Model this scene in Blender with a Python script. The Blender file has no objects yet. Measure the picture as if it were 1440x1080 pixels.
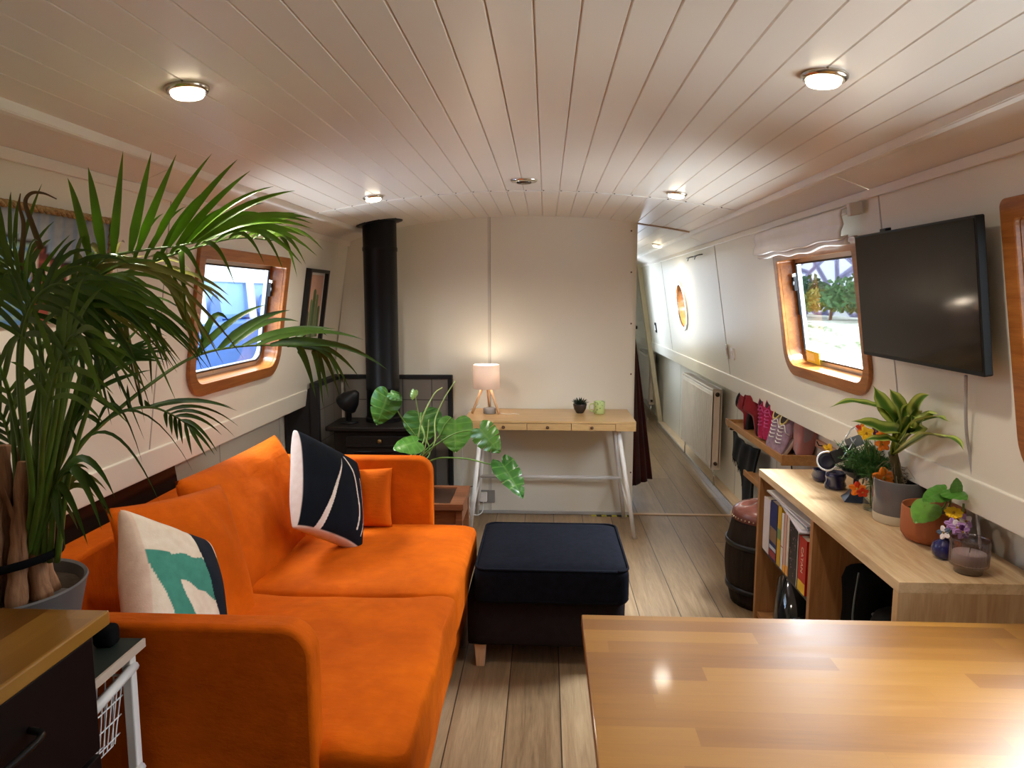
import bpy, bmesh, math, random
from mathutils import Vector, Matrix, noise
from math import sin, cos, pi, atan, sqrt, tan

random.seed(7)
sc = bpy.context.scene
COL = sc.collection

# ------------------------------------------------------------------ camera
FPX = 1000.0
PITCH = atan(123 / FPX)
YAW = atan(48 / FPX * cos(PITCH))
CAM = Vector((0, 0, 1.5))
cd = bpy.data.cameras.new('camera'); cam = bpy.data.objects.new('camera', cd); COL.objects.link(cam)
cam.location = CAM
cam.rotation_euler = (pi / 2 - PITCH, 0, YAW)
cd.sensor_fit = 'HORIZONTAL'; cd.sensor_width = 36; cd.lens = 36 * FPX / 1440
cd.clip_start = 0.02; cd.clip_end = 200
sc.camera = cam
_f = Vector((-sin(YAW) * cos(PITCH), cos(YAW) * cos(PITCH), -sin(PITCH)))
_r = Vector((cos(YAW), sin(YAW), 0)); _u = _r.cross(_f)

def at(x, y, Y):
    """world point seen at photo pixel (x, y), standing at distance Y down the boat"""
    d = _f + _r * ((x - 720) / FPX) + _u * ((540 - y) / FPX)
    return CAM + d * (Y / d.y)

def atz(x, y, z):
    d = _f + _r * ((x - 720) / FPX) + _u * ((540 - y) / FPX)
    return CAM + d * ((z - CAM.z) / d.z)

# ------------------------------------------------------------------ light and exposure
sc.view_settings.view_transform = 'Standard'
sc.view_settings.look = 'None'
sc.view_settings.gamma = 1
sc.view_settings.exposure = 0.74
sc.view_settings.use_curve_mapping = False
w = bpy.data.worlds.new('sky'); sc.world = w; w.use_nodes = True
bg = w.node_tree.nodes['Background']
bg.inputs[0].default_value = (0.80, 0.90, 1.0, 1); bg.inputs[1].default_value = 2.4
try:
    sc.cycles.max_bounces = 10; sc.cycles.diffuse_bounces = 6; sc.cycles.glossy_bounces = 4
    sc.cycles.transparent_max_bounces = 12; sc.cycles.caustics_reflective = False; sc.cycles.caustics_refractive = False
    sc.cycles.sample_clamp_indirect = 6
except Exception:
    pass

def area(name, loc, target, size, power, color, size_y=None):
    l = bpy.data.lights.new(name, 'AREA'); l.energy = power; l.color = color
    l.shape = 'RECTANGLE'; l.size = size; l.size_y = size_y or size
    o = bpy.data.objects.new(name, l); COL.objects.link(o)
    o.location = loc
    o.rotation_euler = (Vector(target) - Vector(loc)).to_track_quat('-Z', 'Y').to_euler()
    return o

DAY = (0.88, 0.94, 1.0)
area('daylight_right', (2.9, 3.15, 3.0), (1.2, 3.15, 1.4), 1.6, 260, DAY)
area('daylight_right_steep', (1.95, 3.10, 2.75), (1.15, 3.10, 1.2), 1.0, 300, DAY)
area('daylight_left', (-2.35, 3.2, 2.75), (-1.4, 3.2, 1.4), 1.0, 150, DAY)
area('daylight_hatch', (2.6, 1.35, 2.6), (1.2, 1.35, 1.3), 1.4, 110, DAY)
area('daylight_galley', (-2.6, -0.6, 2.4), (-1.3, -0.6, 1.5), 1.2, 110, DAY)
area('daylight_porthole', (2.4, 6.2, 2.2), (1.2, 6.2, 1.4), 1.2, 200, DAY)
area('daylight_corridor', (2.6, 9.8, 2.2), (1.2, 9.8, 1.3), 1.4, 260, DAY)
area('corridor_fill', (.66, 7.6, 1.3), (1.3, 7.2, 1.3), .9, 9, (.70, .83, 1.0))  # unseen fill lamp added inside the corridor to brighten its right wall
# sky light thrown up off the water, through the windows onto the ceiling
area('water_light_right', (2.2, 3.15, .35), (-.2, 3.1, 2.0), 1.2, 105, DAY)
area('water_light_left', (-2.05, 3.2, .45), (0, 3.2, 2.0), .8, 60, DAY)
area('water_light_hatch', (2.3, 1.4, .35), (-.2, 1.2, 2.0), 1.2, 50, DAY)
area('water_light_galley', (-2.6, -.6, .4), (0, -.4, 2.0), 1.2, 80, DAY)
WARM = (1.0, 0.91, 0.77)

# ------------------------------------------------------------------ helpers: tags
def tag(o, label=None, cat=None, group=None, kind=None):
    if label: o['label'] = label
    if cat: o['category'] = cat
    if group: o['group'] = group
    if kind: o['kind'] = kind
    return o

def thing(name, label, cat, loc=(0, 0, 0), group=None, rz=0):
    o = bpy.data.objects.new(name, None); COL.objects.link(o)
    o.location = loc; o.rotation_euler = (0, 0, rz); o.empty_display_size = .05
    return tag(o, label, cat, group)

# ------------------------------------------------------------------ helpers: node expressions
class NT:
    def __init__(s, name):
        s.m = bpy.data.materials.new(name); s.m.use_nodes = True
        s.t = s.m.node_tree; s.b = s.t.nodes['Principled BSDF']; s.out = s.t.nodes['Material Output']
        s.co = None
    def n(s, typ, **kw):
        nd = s.t.nodes.new(typ)
        for k, v in kw.items(): setattr(nd, k, v)
        return nd
    def link(s, a, b): s.t.links.new(a, b)
    def obj(s):
        if not s.co: s.co = s.n('ShaderNodeTexCoord').outputs['Object']
        return s.co
    def math(s, op, a, b=None, c=None):
        nd = s.n('ShaderNodeMath', operation=op)
        for i, v in enumerate((a, b, c)):
            if v is None: continue
            if hasattr(v, 'is_output') or hasattr(v, 'links'): s.link(v, nd.inputs[i])
            else: nd.inputs[i].default_value = v
        return nd.outputs[0]
    def sep(s, v):
        nd = s.n('ShaderNodeSeparateXYZ'); s.link(v, nd.inputs[0]); return nd.outputs
    def comb(s, x, y, z):
        nd = s.n('ShaderNodeCombineXYZ')
        for i, v in enumerate((x, y, z)):
            if hasattr(v, 'links'): s.link(v, nd.inputs[i])
            else: nd.inputs[i].default_value = v
        return nd.outputs[0]
    def noise(s, vec, scale=5, detail=3, rough=.5, dist=0):
        nd = s.n('ShaderNodeTexNoise'); s.link(vec, nd.inputs['Vector'])
        nd.inputs['Scale'].default_value = scale; nd.inputs['Detail'].default_value = detail
        nd.inputs['Roughness'].default_value = rough; nd.inputs['Distortion'].default_value = dist
        return nd.outputs['Fac']
    def mapping(s, vec, scale):
        nd = s.n('ShaderNodeMapping'); s.link(vec, nd.inputs[0]); nd.inputs['Scale'].default_value = scale
        return nd.outputs[0]
    def ramp(s, fac, stops):
        nd = s.n('ShaderNodeValToRGB'); s.link(fac, nd.inputs[0]); e = nd.color_ramp.elements
        while len(e) < len(stops): e.new(.5)
        for q, (p, c) in zip(e, stops):
            q.position = p; q.color = (*c, 1)
        return nd.outputs[0]
    def mix(s, fac, a, b, mode='MIX'):
        nd = s.n('ShaderNodeMix', data_type='RGBA', blend_type=mode)
        for i, v in ((0, fac), (6, a), (7, b)):
            if hasattr(v, 'links'): s.link(v, nd.inputs[i])
            elif i == 0: nd.inputs[0].default_value = v
            else: nd.inputs[i].default_value = (*v, 1)
        return nd.outputs[2]
    def bump(s, h, strength=.3, dist=.01):
        nd = s.n('ShaderNodeBump'); nd.inputs['Strength'].default_value = strength
        nd.inputs['Distance'].default_value = dist; s.link(h, nd.inputs['Height'])
        s.link(nd.outputs[0], s.b.inputs['Normal'])
    def set(s, **kw):
        for k, v in kw.items():
            i = s.b.inputs[k.replace('_', ' ')]
            if hasattr(v, 'links'): s.link(v, i)
            else: i.default_value = (*v, 1) if isinstance(v, tuple) and len(v) == 3 else v
        return s

MATS = {}
def mat(name, color, rough=.5, metal=0, var=0, scale=8, bump=0, bscale=60, sheen=0, spec=.35, coat=0, emit=None, estr=0):
    if name in MATS: return MATS[name]
    s = NT(name)
    s.set(Roughness=rough, Metallic=metal)
    s.b.inputs['Specular IOR Level'].default_value = spec
    if coat: s.b.inputs['Coat Weight'].default_value = coat; s.b.inputs['Coat Roughness'].default_value = .1
    if sheen: s.b.inputs['Sheen Weight'].default_value = sheen; s.b.inputs['Sheen Roughness'].default_value = .45
    if emit: s.b.inputs['Emission Color'].default_value = (*emit, 1); s.b.inputs['Emission Strength'].default_value = estr
    var = var or .04
    f = s.noise(s.obj(), scale, 4)
    d = tuple(max(0, c * (1 - var)) for c in color); u = tuple(min(1, c * (1 + var)) for c in color)
    s.set(Base_Color=s.ramp(f, [(.3, d), (.7, u)]))
    if bump: s.bump(s.noise(s.obj(), bscale, 3), bump, .004)
    MATS[name] = s.m
    return s.m

def wood(name, c1, c2, axis='y', rough=.4, scale=1.0, coat=0, bump=.08):
    if name in MATS: return MATS[name]
    s = NT(name); sx = {'x': (1.2, 14, 14), 'y': (14, 1.2, 14), 'z': (14, 14, 1.2)}[axis]
    s.b.inputs['Specular IOR Level'].default_value = .35 if c2[0] > .05 else .08
    v = s.mapping(s.obj(), tuple(q * scale for q in sx))
    f = s.noise(v, 3, 6, .6, .8); g = s.noise(v, 14, 3)
    h = s.math('ADD', s.math('MULTIPLY', f, .75), s.math('MULTIPLY', g, .25))
    s.set(Base_Color=s.ramp(h, [(.34, c1), (.62, c2)]), Roughness=rough)
    if coat: s.b.inputs['Coat Weight'].default_value = coat; s.b.inputs['Coat Roughness'].default_value = .12
    if bump: s.bump(h, bump, .002)
    MATS[name] = s.m
    return s.m

def planks(name, along, width, length, gap, stops, gapcol, rough=.4, grain=.35, coat=0, seed=0.0, knots=0, groutlen=True, bumpy=.25):
    """boards laid side by side: per-board tint, grain, dark joints"""
    s = NT(name); X, Y, Z = s.sep(s.obj())
    a, c = (X, Y) if along == 'x' else (Y, X)
    cr = s.math('ADD', s.math('DIVIDE', c, width), 50.37 + seed)
    row = s.math('FLOOR', cr); cf = s.math('FRACT', cr)
    w1 = s.n('ShaderNodeTexWhiteNoise', noise_dimensions='1D'); s.link(row, w1.inputs['W'])
    al = s.math('ADD', s.math('DIVIDE', a, length), s.math('MULTIPLY', w1.outputs[0], 7.0))
    al = s.math('ADD', al, 40)
    idx = s.math('FLOOR', al); af = s.math('FRACT', al)
    w2 = s.n('ShaderNodeTexWhiteNoise', noise_dimensions='2D'); s.link(s.comb(row, idx, 0), w2.inputs['Vector'])
    tint = w2.outputs[0]
    off = s.math('MULTIPLY', tint, 37.0)
    gv = s.comb(s.math('ADD', s.math('MULTIPLY', a, 1.6), off), s.math('ADD', s.math('MULTIPLY', c, 22), off), 0)
    g = s.noise(gv, 1.6, 7, .62, 1.0)
    g2 = s.noise(gv, 9, 3)
    val = s.math('ADD', s.math('MULTIPLY', tint, 1 - grain), s.math('MULTIPLY', s.math('ADD', s.math('MULTIPLY', g, .75), s.math('MULTIPLY', g2, .25)), grain))
    val = s.math('ADD', s.math('MULTIPLY', val, 1.25), -.12)
    colr = s.ramp(val, stops)
    if knots:
        k = s.n('ShaderNodeTexVoronoi'); s.link(s.comb(s.math('MULTIPLY', a, 1.1), s.math('MULTIPLY', c, 2.6), 0), k.inputs['Vector']); k.inputs['Scale'].default_value = 1.7
        kk = s.math('LESS_THAN', s.math('ADD', k.outputs['Distance'], s.math('MULTIPLY', g2, .03)), .055)
        colr = s.mix(s.math('MULTIPLY', kk, knots), colr, (.06, .035, .02))
        st = s.noise(s.comb(s.math('MULTIPLY', a, .8), s.math('MULTIPLY', c, 3), 0), 3.1, 5, .6)
        colr = s.mix(s.math('MULTIPLY', s.math('GREATER_THAN', st, .66), .25), colr, (.20, .13, .08))
    e = s.math('MINIMUM', cf, s.math('SUBTRACT', 1, cf)); j = s.math('LESS_THAN', e, gap / width)
    if groutlen:
        e2 = s.math('MINIMUM', af, s.math('SUBTRACT', 1, af)); j2 = s.math('LESS_THAN', e2, gap / length)
        j = s.math('MAXIMUM', j, j2)
    s.set(Base_Color=s.mix(j, colr, gapcol), Roughness=s.math('ADD', rough, s.math('MULTIPLY', g, .15)))
    if coat: s.b.inputs['Coat Weight'].default_value = coat; s.b.inputs['Coat Roughness'].default_value = .09
    s.b.inputs['Specular IOR Level'].default_value = .35
    s.bump(s.math('SUBTRACT', s.math('MULTIPLY', g, .3), s.math('MULTIPLY', j, 1.0)), bumpy, .003)
    MATS[name] = s.m
    return s.m

def paint_mat(name, rough=.8, sheen=0, bump=0, bscale=200):
    """material whose colour pattern is stored on the cloth/leaf mesh"""
    if name in MATS: return MATS[name]
    s = NT(name); a = s.n('ShaderNodeVertexColor', layer_name='Col')
    f = s.noise(s.obj(), 30, 4)
    if rough > .5: s.b.inputs['Specular IOR Level'].default_value = .12
    s.set(Base_Color=s.mix(.12, a.outputs[0], s.ramp(f, [(.3, (.0, .0, .0)), (.7, (1, 1, 1))]), 'OVERLAY'), Roughness=rough)
    if sheen: s.b.inputs['Sheen Weight'].default_value = sheen
    if bump: s.bump(s.noise(s.obj(), bscale, 2), bump, .002)
    MATS[name] = s.m
    return s.m

def glass(name, tint=(1, 1, 1), rough=0.0, mixf=.03):
    if name in MATS: return MATS[name]
    s = NT(name); t = s.n('ShaderNodeBsdfTransparent'); g = s.n('ShaderNodeBsdfGlossy')
    t.inputs[0].default_value = (*tint, 1); g.inputs['Roughness'].default_value = rough
    m = s.n('ShaderNodeMixShader'); fr = s.n('ShaderNodeLayerWeight')
    s.link(s.math('ADD', s.math('MULTIPLY', s.math('POWER', fr.outputs['Facing'], 4.0), .5), mixf), m.inputs[0])
    s.link(t.outputs[0], m.inputs[1]); s.link(g.outputs[0], m.inputs[2]); s.link(m.outputs[0], s.out.inputs[0])
    MATS[name] = s.m
    return s.m

# ------------------------------------------------------------------ helpers: meshes
class MB:
    def __init__(s): s.v = []; s.f = []; s.mi = []; s.col = None
    def add(s, vs, fs, mi=0, M=None):
        o = len(s.v)
        s.v += [tuple(M @ Vector(p)) if M else tuple(p) for p in vs]
        s.f += [tuple(i + o for i in f) for f in fs]; s.mi += [mi] * len(fs)
        return s
    def box(s, x0, x1, y0, y1, z0, z1, mi=0, M=None):
        vs = [(x, y, z) for z in (z0, z1) for y in (y0, y1) for x in (x0, x1)]
        return s.add(vs, [(0, 2, 3, 1), (4, 5, 7, 6), (0, 1, 5, 4), (2, 6, 7, 3), (0, 4, 6, 2), (1, 3, 7, 5)], mi, M)
    def prism(s, poly, h0, h1, mi=0, M=None):
        """poly in xy, extruded h0..h1 along z"""
        n = len(poly); ar = sum(poly[i][0] * poly[(i + 1) % n][1] - poly[(i + 1) % n][0] * poly[i][1] for i in range(n))
        if ar < 0: poly = poly[::-1]
        vs = [(x, y, h0) for x, y in poly] + [(x, y, h1) for x, y in poly]
        fs = [tuple(range(n))[::-1], tuple(range(n, 2 * n))] + [(i, (i + 1) % n, n + (i + 1) % n, n + i) for i in range(n)]
        return s.add(vs, fs, mi, M)
    def ring(s, outer, inner, h0, h1, mi=0, M=None):
        n = len(outer)
        vs = [(x, y, h) for h in (h0, h1) for pl in (outer, inner) for x, y in pl]
        fs = []
        for i in range(n):
            j = (i + 1) % n
            fs += [(2 * n + i, 2 * n + j, 3 * n + j, 3 * n + i), (j, i, n + i, n + j), (i, j, 2 * n + j, 2 * n + i), (n + j, n + i, 3 * n + i, 3 * n + j)]
        return s.add(vs, fs, mi, M)
    def lathe(s, prof, seg=32, mi=0, M=None, rfn=None, caps=True):
        vs = []
        for r, z in prof:
            for k in range(seg):
                a = 2 * pi * k / seg; rr = r * (rfn(a, z) if rfn else 1)
                vs.append((rr * cos(a), rr * sin(a), z))
        fs = [(i * seg + k, i * seg + (k + 1) % seg, (i + 1) * seg + (k + 1) % seg, (i + 1) * seg + k) for i in range(len(prof) - 1) for k in range(seg)]
        if caps:
            fs.append(tuple(range(seg))[::-1]); fs.append(tuple(range((len(prof) - 1) * seg, len(prof) * seg)))
        return s.add(vs, fs, mi, M)
    def tube(s, pts, r, seg=8, mi=0, M=None, flat=1.0):
        pts = [Vector(p) for p in pts]; n = len(pts)
        rs = r if isinstance(r, (list, tuple)) else [r] * n
        vs = []; N = None
        for i, p in enumerate(pts):
            T = (pts[min(i + 1, n - 1)] - pts[max(i - 1, 0)]).normalized()
            if N is None:
                N = T.orthogonal().normalized() if abs(T.z) > .9 else T.cross(Vector((0, 0, 1))).normalized()
            N = (N - T * N.dot(T)).normalized(); B = T.cross(N)
            for k in range(seg):
                a = 2 * pi * k / seg; vs.append(p + N * (cos(a) * rs[i]) + B * (sin(a) * rs[i] * flat))
        fs = [(i * seg + k, i * seg + (k + 1) % seg, (i + 1) * seg + (k + 1) % seg, (i + 1) * seg + k) for i in range(n - 1) for k in range(seg)]
        fs.append(tuple(range(seg))[::-1]); fs.append(tuple(range((n - 1) * seg, n * seg)))
        return s.add(vs, fs, mi, M)
    def sphere(s, c, r, seg=16, rings=10, mi=0, sc_=(1, 1, 1)):
        prof = [(max(1e-4, r * sin(pi * i / rings)), -r * cos(pi * i / rings)) for i in range(rings + 1)]
        M = Matrix.Translation(c) @ Matrix.Diagonal((*sc_, 1))
        return s.lathe(prof, seg, mi, M)
    def grid(s, fn, nu, nv, mi=0, close=False):
        vs = [fn(i / nu, j / nv) for j in range(nv + 1) for i in range(nu + 1)]
        fs = [(j * (nu + 1) + i, j * (nu + 1) + i + 1, (j + 1) * (nu + 1) + i + 1, (j + 1) * (nu + 1) + i) for j in range(nv) for i in range(nu)]
        return s.add(vs, fs, mi)
    def build(s, name, mats, parent=None, smooth=False, bevel=0, solid=0, M=None, subd=0, seg=2, loc=None):
        me = bpy.data.meshes.new(name); me.from_pydata(s.v, [], s.f); me.validate(clean_customdata=False)
        if not isinstance(mats, (list, tuple)): mats = [mats]
        for m in mats: me.materials.append(m)
        if len(me.polygons) == len(s.mi): me.polygons.foreach_set('material_index', s.mi)
        if smooth is True or smooth is False:
            me.polygons.foreach_set('use_smooth', [bool(smooth)] * len(me.polygons))
        me.update()
        if smooth == 'auto':
            me.polygons.foreach_set('use_smooth', [True] * len(me.polygons))
            try: me.set_sharp_from_angle(angle=math.radians(35))
            except Exception: pass
        o = bpy.data.objects.new(name, me); COL.objects.link(o)
        if parent: o.parent = parent
        if M: o.matrix_basis = M
        if loc: o.location = loc
        if solid:
            q = o.modifiers.new('solid', 'SOLIDIFY'); q.thickness = solid; q.offset = 0
        if bevel:
            q = o.modifiers.new('bevel', 'BEVEL'); q.width = bevel; q.segments = seg; q.limit_method = 'ANGLE'; q.angle_limit = .6
            q.harden_normals = False
        if subd:
            q = o.modifiers.new('subd', 'SUBSURF'); q.levels = subd; q.render_levels = subd
        return o

def setcol(o, cols):
    me = o.data; a = me.color_attributes.new('Col', 'FLOAT_COLOR', 'POINT')
    flat = []
    for c in cols: flat += [c[0], c[1], c[2], 1]
    a.data.foreach_set('color', flat)

def rrect(x0, x1, y0, y1, rb, rt=None, n=8):
    """rounded rectangle, bottom radius rb, top radius rt"""
    rt = rb if rt is None else rt; out = []
    for cx, cy, r, a0 in ((x1 - rb, y0 + rb, rb, -90), (x1 - rt, y1 - rt, rt, 0), (x0 + rt, y1 - rt, rt, 90), (x0 + rb, y0 + rb, rb, 180)):
        for k in range(n + 1):
            a = math.radians(a0 + 90 * k / n); out.append((cx + r * cos(a), cy + r * sin(a)))
    return out

def spline(pts, n=8):
    P = [Vector(p) for p in pts]; P = [P[0] * 2 - P[1]] + P + [P[-1] * 2 - P[-2]]; out = []
    for i in range(1, len(P) - 2):
        a, b, c, d = P[i - 1:i + 3]
        for k in range(n):
            t = k / n
            out.append(.5 * ((2 * b) + (c - a) * t + (2 * a - 5 * b + 4 * c - d) * t * t + (3 * b - a - 3 * c + d) * t ** 3))
    out.append(P[-2]); return out

def softbox(hx, hy, hz, r, n=14, puff=0, amp=0, freq=4, seed=0, dome=None):
    """upholstery block: rounded box with a puffed top and creased cloth"""
    mb = MB(); bm = bmesh.new(); bmesh.ops.create_cube(bm, size=2)
    bmesh.ops.subdivide_edges(bm, edges=bm.edges[:], cuts=n, use_grid_fill=True)
    for v in bm.verts:
        p = Vector((v.co.x * hx, v.co.y * hy, v.co.z * hz))
        c = Vector((max(-hx + r, min(hx - r, p.x)), max(-hy + r, min(hy - r, p.y)), max(-hz + r, min(hz - r, p.z))))
        d = p - c
        if d.length > 1e-6: p = c + d.normalized() * min(r, d.length if d.length < r * .5 else r)
        f = (1 - (p.x / hx) ** 2) * (1 - (p.y / hy) ** 2)
        if puff: p.z += puff * max(0, f) ** .6 * (1 if p.z > 0 else -.2)
        if amp:
            q = noise.noise_vector(p * freq + Vector((seed, seed, 0))); p += q * amp
            q = noise.noise_vector(Vector((p.x * freq * 3, p.y * freq * 1.2, p.z * freq * 3)) + Vector((seed * 2, 0, seed))); p += q * amp * .35
        v.co = p
    bm.verts.index_update()
    mb.add([v.co[:] for v in bm.verts], [tuple(v.index for v in f.verts) for f in bm.faces])
    bm.free(); return mb

def pillow_mb(w_, h_, t_, n=28, bow=.05, amp=.006, seed=0, crease=0):
    mb = MB(); V = []
    for side in (1, -1):
        for j in range(n + 1):
            for i in range(n + 1):
                u = i / n * 2 - 1; v = j / n * 2 - 1
                x = u * w_ / 2 * (1 - bow * (1 - v * v)); y = v * h_ / 2 * (1 - bow * (1 - u * u))
                th = t_ / 2 * (max(0, (1 - u ** 2)) ** .5 * max(0, (1 - v ** 2)) ** .5) ** .75
                edge = (1 - u ** 8) * (1 - v ** 8)
                q = noise.noise(Vector((x * 6 + seed, y * 6, side * 3))) * amp + noise.noise(Vector((x * 16 + seed, y * 9, side * 5))) * amp * .5
                z = side * th + q * edge
                if crease: z += side * crease * edge * math.exp(-((x * .7 + y * .7 + .02) / (.16 * w_)) ** 2) * -1
                V.append((x, y, z))
    N = (n + 1) ** 2; F = []
    for j in range(n):
        for i in range(n):
            a = j * (n + 1) + i; F.append((a, a + 1, a + n + 2, a + n + 1)); F.append((N + a, N + a + n + 1, N + a + n + 2, N + a + 1))
    mb.add(V, F); return mb

def pillow(name, label, w_, h_, t_, M, m, colfn=None, n=28, seed=0, amp=.006, bow=.05, crease=0, cat='cushion', group=None):
    mb = pillow_mb(w_, h_, t_, n, bow, amp, seed, crease)
    o = mb.build(name, m, smooth=True); o.matrix_basis = M
    q = o.modifiers.new('weld', 'WELD'); q.merge_threshold = .0008
    if colfn:
        cols = []
        k = n + 1
        for side in (1, -1):
            for j in range(k):
                for i in range(k): cols.append(colfn(i / n * 2 - 1, j / n * 2 - 1, side))
        setcol(o, cols)
    return tag(o, label, cat, group)

def basis(o, x, y, z):
    M = Matrix.Identity(4)
    for i, v in enumerate((x, y, z)):
        for k in range(3): M[k][i] = v[k]
    for k in range(3): M[k][3] = o[k]
    return M

# ------------------------------------------------------------------ materials
WALL = mat('cream_wall_paint', (.77, .735, .64), .36, var=.02, scale=2)
CEILM = mat('satin_ceiling_paint', (.78, .725, .655), .30, var=.02, scale=2)
WHITE = mat('white_paint', (.80, .78, .74), .4)
SEAM = mat('grey_joint', (.40, .37, .33), .7)
OAKTRIM = wood('varnished_window_wood', (.22, .070, .014), (.38, .140, .034), 'x', .28, 1.0, coat=.3)
FLOORM = planks('oak_floor', 'y', .195, 2.7, .0022, [(.15, (.10, .055, .026)), (.45, (.225, .145, .078)), (.65, (.31, .21, .118)), (.9, (.42, .30, .18))], (.03, .018, .012), rough=.26, grain=.80, knots=.85, seed=.32)
TABLEM = planks('butcher_block', 'x', .052, .52, .0001, [(.05, (.14, .048, .005)), (.5, (.22, .088, .010)), (.95, (.29, .130, .018))], (.13, .045, .005), rough=.31, grain=.62, coat=.06, bumpy=.05)
COUNTM = planks('counter_block', 'y', .055, .6, .0001, [(.1, (.11, .040, .005)), (.5, (.21, .092, .013)), (.9, (.33, .165, .030))], (.14, .05, .008), rough=.25, grain=.45, coat=.3, bumpy=.05)
OAKLAM = wood('light_oak_laminate', (.54, .35, .18), (.74, .54, .32), 'y', .26, .7)
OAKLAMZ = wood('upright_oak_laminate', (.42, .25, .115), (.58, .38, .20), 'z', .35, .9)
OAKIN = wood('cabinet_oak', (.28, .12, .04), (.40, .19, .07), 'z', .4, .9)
BAMBOO = wood('bamboo', (.46, .28, .115), (.60, .40, .19), 'x', .3, .8)
PINE = wood('pale_pine', (.60, .36, .19), (.74, .50, .30), 'z', .5)
RUSSET = wood('russet_wood', (.14, .045, .02), (.25, .09, .035), 'x', .4)
METALW = mat('white_metal', (.80, .79, .77), .35)
CHROME = mat('chrome', (.75, .73, .70), .15, 1)
BLACKM = mat('black_metal', (.008, .008, .009), .4, spec=.25)
STOVE = mat('stove_iron', (.012, .009, .008), .5, spec=.25)
SLATE = mat('slate_grey_paint', (.020, .0195, .022), .6, spec=.2)
TILE = mat('dark_hearth_tile', (.17, .155, .14), .35)
GLASS = glass('window_glass', (.97, .99, 1))

def orange_cloth():
    s = NT('orange_velvet'); f = s.noise(s.obj(), 3.2, 5, .6, .4); g = s.noise(s.mapping(s.obj(), (1, 1, 1)), 22, 4)
    h = s.math('ADD', s.math('MULTIPLY', f, .75), s.math('MULTIPLY', g, .25))
    s.set(Base_Color=s.ramp(h, [(.3, (.40, .066, .0004)), (.55, (.56, .100, .0006)), (.75, (.70, .138, .001))]), Roughness=.8)
    s.b.inputs['Specular IOR Level'].default_value = .12
    s.b.inputs['Sheen Weight'].default_value = .12; s.b.inputs['Sheen Roughness'].default_value = .35
    s.b.inputs['Sheen Tint'].default_value = (1, .35, .05, 1)
    s.bump(s.noise(s.mapping(s.obj(), (5, 16, 9)), 1.4, 5, .6), .5, .012)
    return s.m
ORANGE = orange_cloth()
NAVY = mat('navy_cloth', (.0045, .005, .0085), .95, var=.3, scale=40, bump=.2, bscale=300, spec=.08)
CHARC = mat('charcoal_cloth', (.013, .009, .010), .95, var=.2, scale=40, bump=.2, bscale=300, spec=.15)

# ------------------------------------------------------------------ hull geometry
Y0, Y1 = -2.0, 11.6
RT, RB = (1.11, 1.847), (1.248, .974)
LT, LB = (-1.334, 1.847), (-1.472, .933)
XL, XR = -1.62, 1.40          # hull sides below the gunwale
XC, RHW = -.115, 1.0625       # middle and half width of the roof

def roofz(x): return 2.03 - .105 * ((x - XC) / RHW) ** 2

def wallM(side, y, z):
    """frame on the sloping cabin side: x along the wall, y up it, z into the room"""
    (xt, zt), (xb, zb) = (RT, RB) if side == 'R' else (LT, LB)
    x = xt + (zt - z) * (xb - xt) / (zt - zb)
    v = Vector((xt - xb, 0, zt - zb)).normalized(); u = Vector((0, -1, 0)) if side == 'R' else Vector((0, 1, 0))
    return basis(Vector((x, y, z)), u, v, u.cross(v))

def struct(o): o['kind'] = 'structure'; return o

# floor
struct(MB().box(XL - .1, XR + .1, Y0, Y1, -.06, 0).build('floor', FLOORM))

# ceiling of tongue-and-groove boards
def ceiling(y0, y1, name):
    prof = []; n = 24; bw = 2 * RHW / n; g = .0032
    for i in range(n):
        xa = XC - RHW + i * bw; xb = xa + bw
        prof += [(xa + g, roofz(xa)), ((xa + xb) / 2, roofz((xa + xb) / 2)), (xb - g, roofz(xb)), (xb, roofz(xb) + .006)]
    m = len(prof); mb = MB()
    lo = [(x, z) for x, z in prof]; vs = []
    for yy in (y0, y1): vs += [(x, yy, z) for x, z in lo]
    for yy in (y0, y1): vs += [(x, yy, z + .05) for x, z in lo]
    fs = [(i, m + i, m + i + 1, i + 1) for i in range(m - 1)] + [(2 * m + i, 2 * m + i + 1, 3 * m + i + 1, 3 * m + i) for i in range(m - 1)]
    fs += [(i, i + 1, 2 * m + i + 1, 2 * m + i) for i in range(m - 1)] + [(m + i + 1, m + i, 3 * m + i, 3 * m + i + 1) for i in range(m - 1)]
    mb.add(vs, fs); return struct(mb.build(name, CEILM))
ceiling(Y0, 3.672, 'ceiling'); ceiling(3.680, Y1, 'ceiling')

def arch_strip(y0, y1, x0, x1, th, m, name='trim_1', up=.01):
    mb = MB(); n = 30; xs = [x0 + (x1 - x0) * i / n for i in range(n + 1)]; vs = []
    for yy in (y0, y1):
        vs += [(x, yy, roofz(x) - th) for x in xs]; vs += [(x, yy, roofz(x) + up) for x in xs]
    k = n + 1; fs = []
    for i in range(n):
        fs += [(i, 2 * k + i, 2 * k + i + 1, i + 1), (k + i, k + i + 1, 3 * k + i + 1, 3 * k + i), (i, i + 1, k + i + 1, k + i), (2 * k + i + 1, 2 * k + i, 3 * k + i, 3 * k + i + 1)]
    return struct(mb.add(vs, fs).build(name, m))
arch_strip(3.668, 3.684, XC - RHW, XC + RHW, .004, WHITE, 'trim_1')
arch_strip(4.83, 4.87, .60, XC + RHW, .006, mat('brown_batten', (.42, .27, .14), .5), 'trim_2')
mb = MB()
for i in range(25):
    x = XC - RHW + (i + .12) * 2 * RHW / 24
    if x < XC + RHW - .01: mb.sphere((x, 3.662, roofz(x) + .001), .0045, 8, 6)
struct(mb.build('trim_3', mat('screw_head', (.10, .07, .05), .4, .5)))

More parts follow.
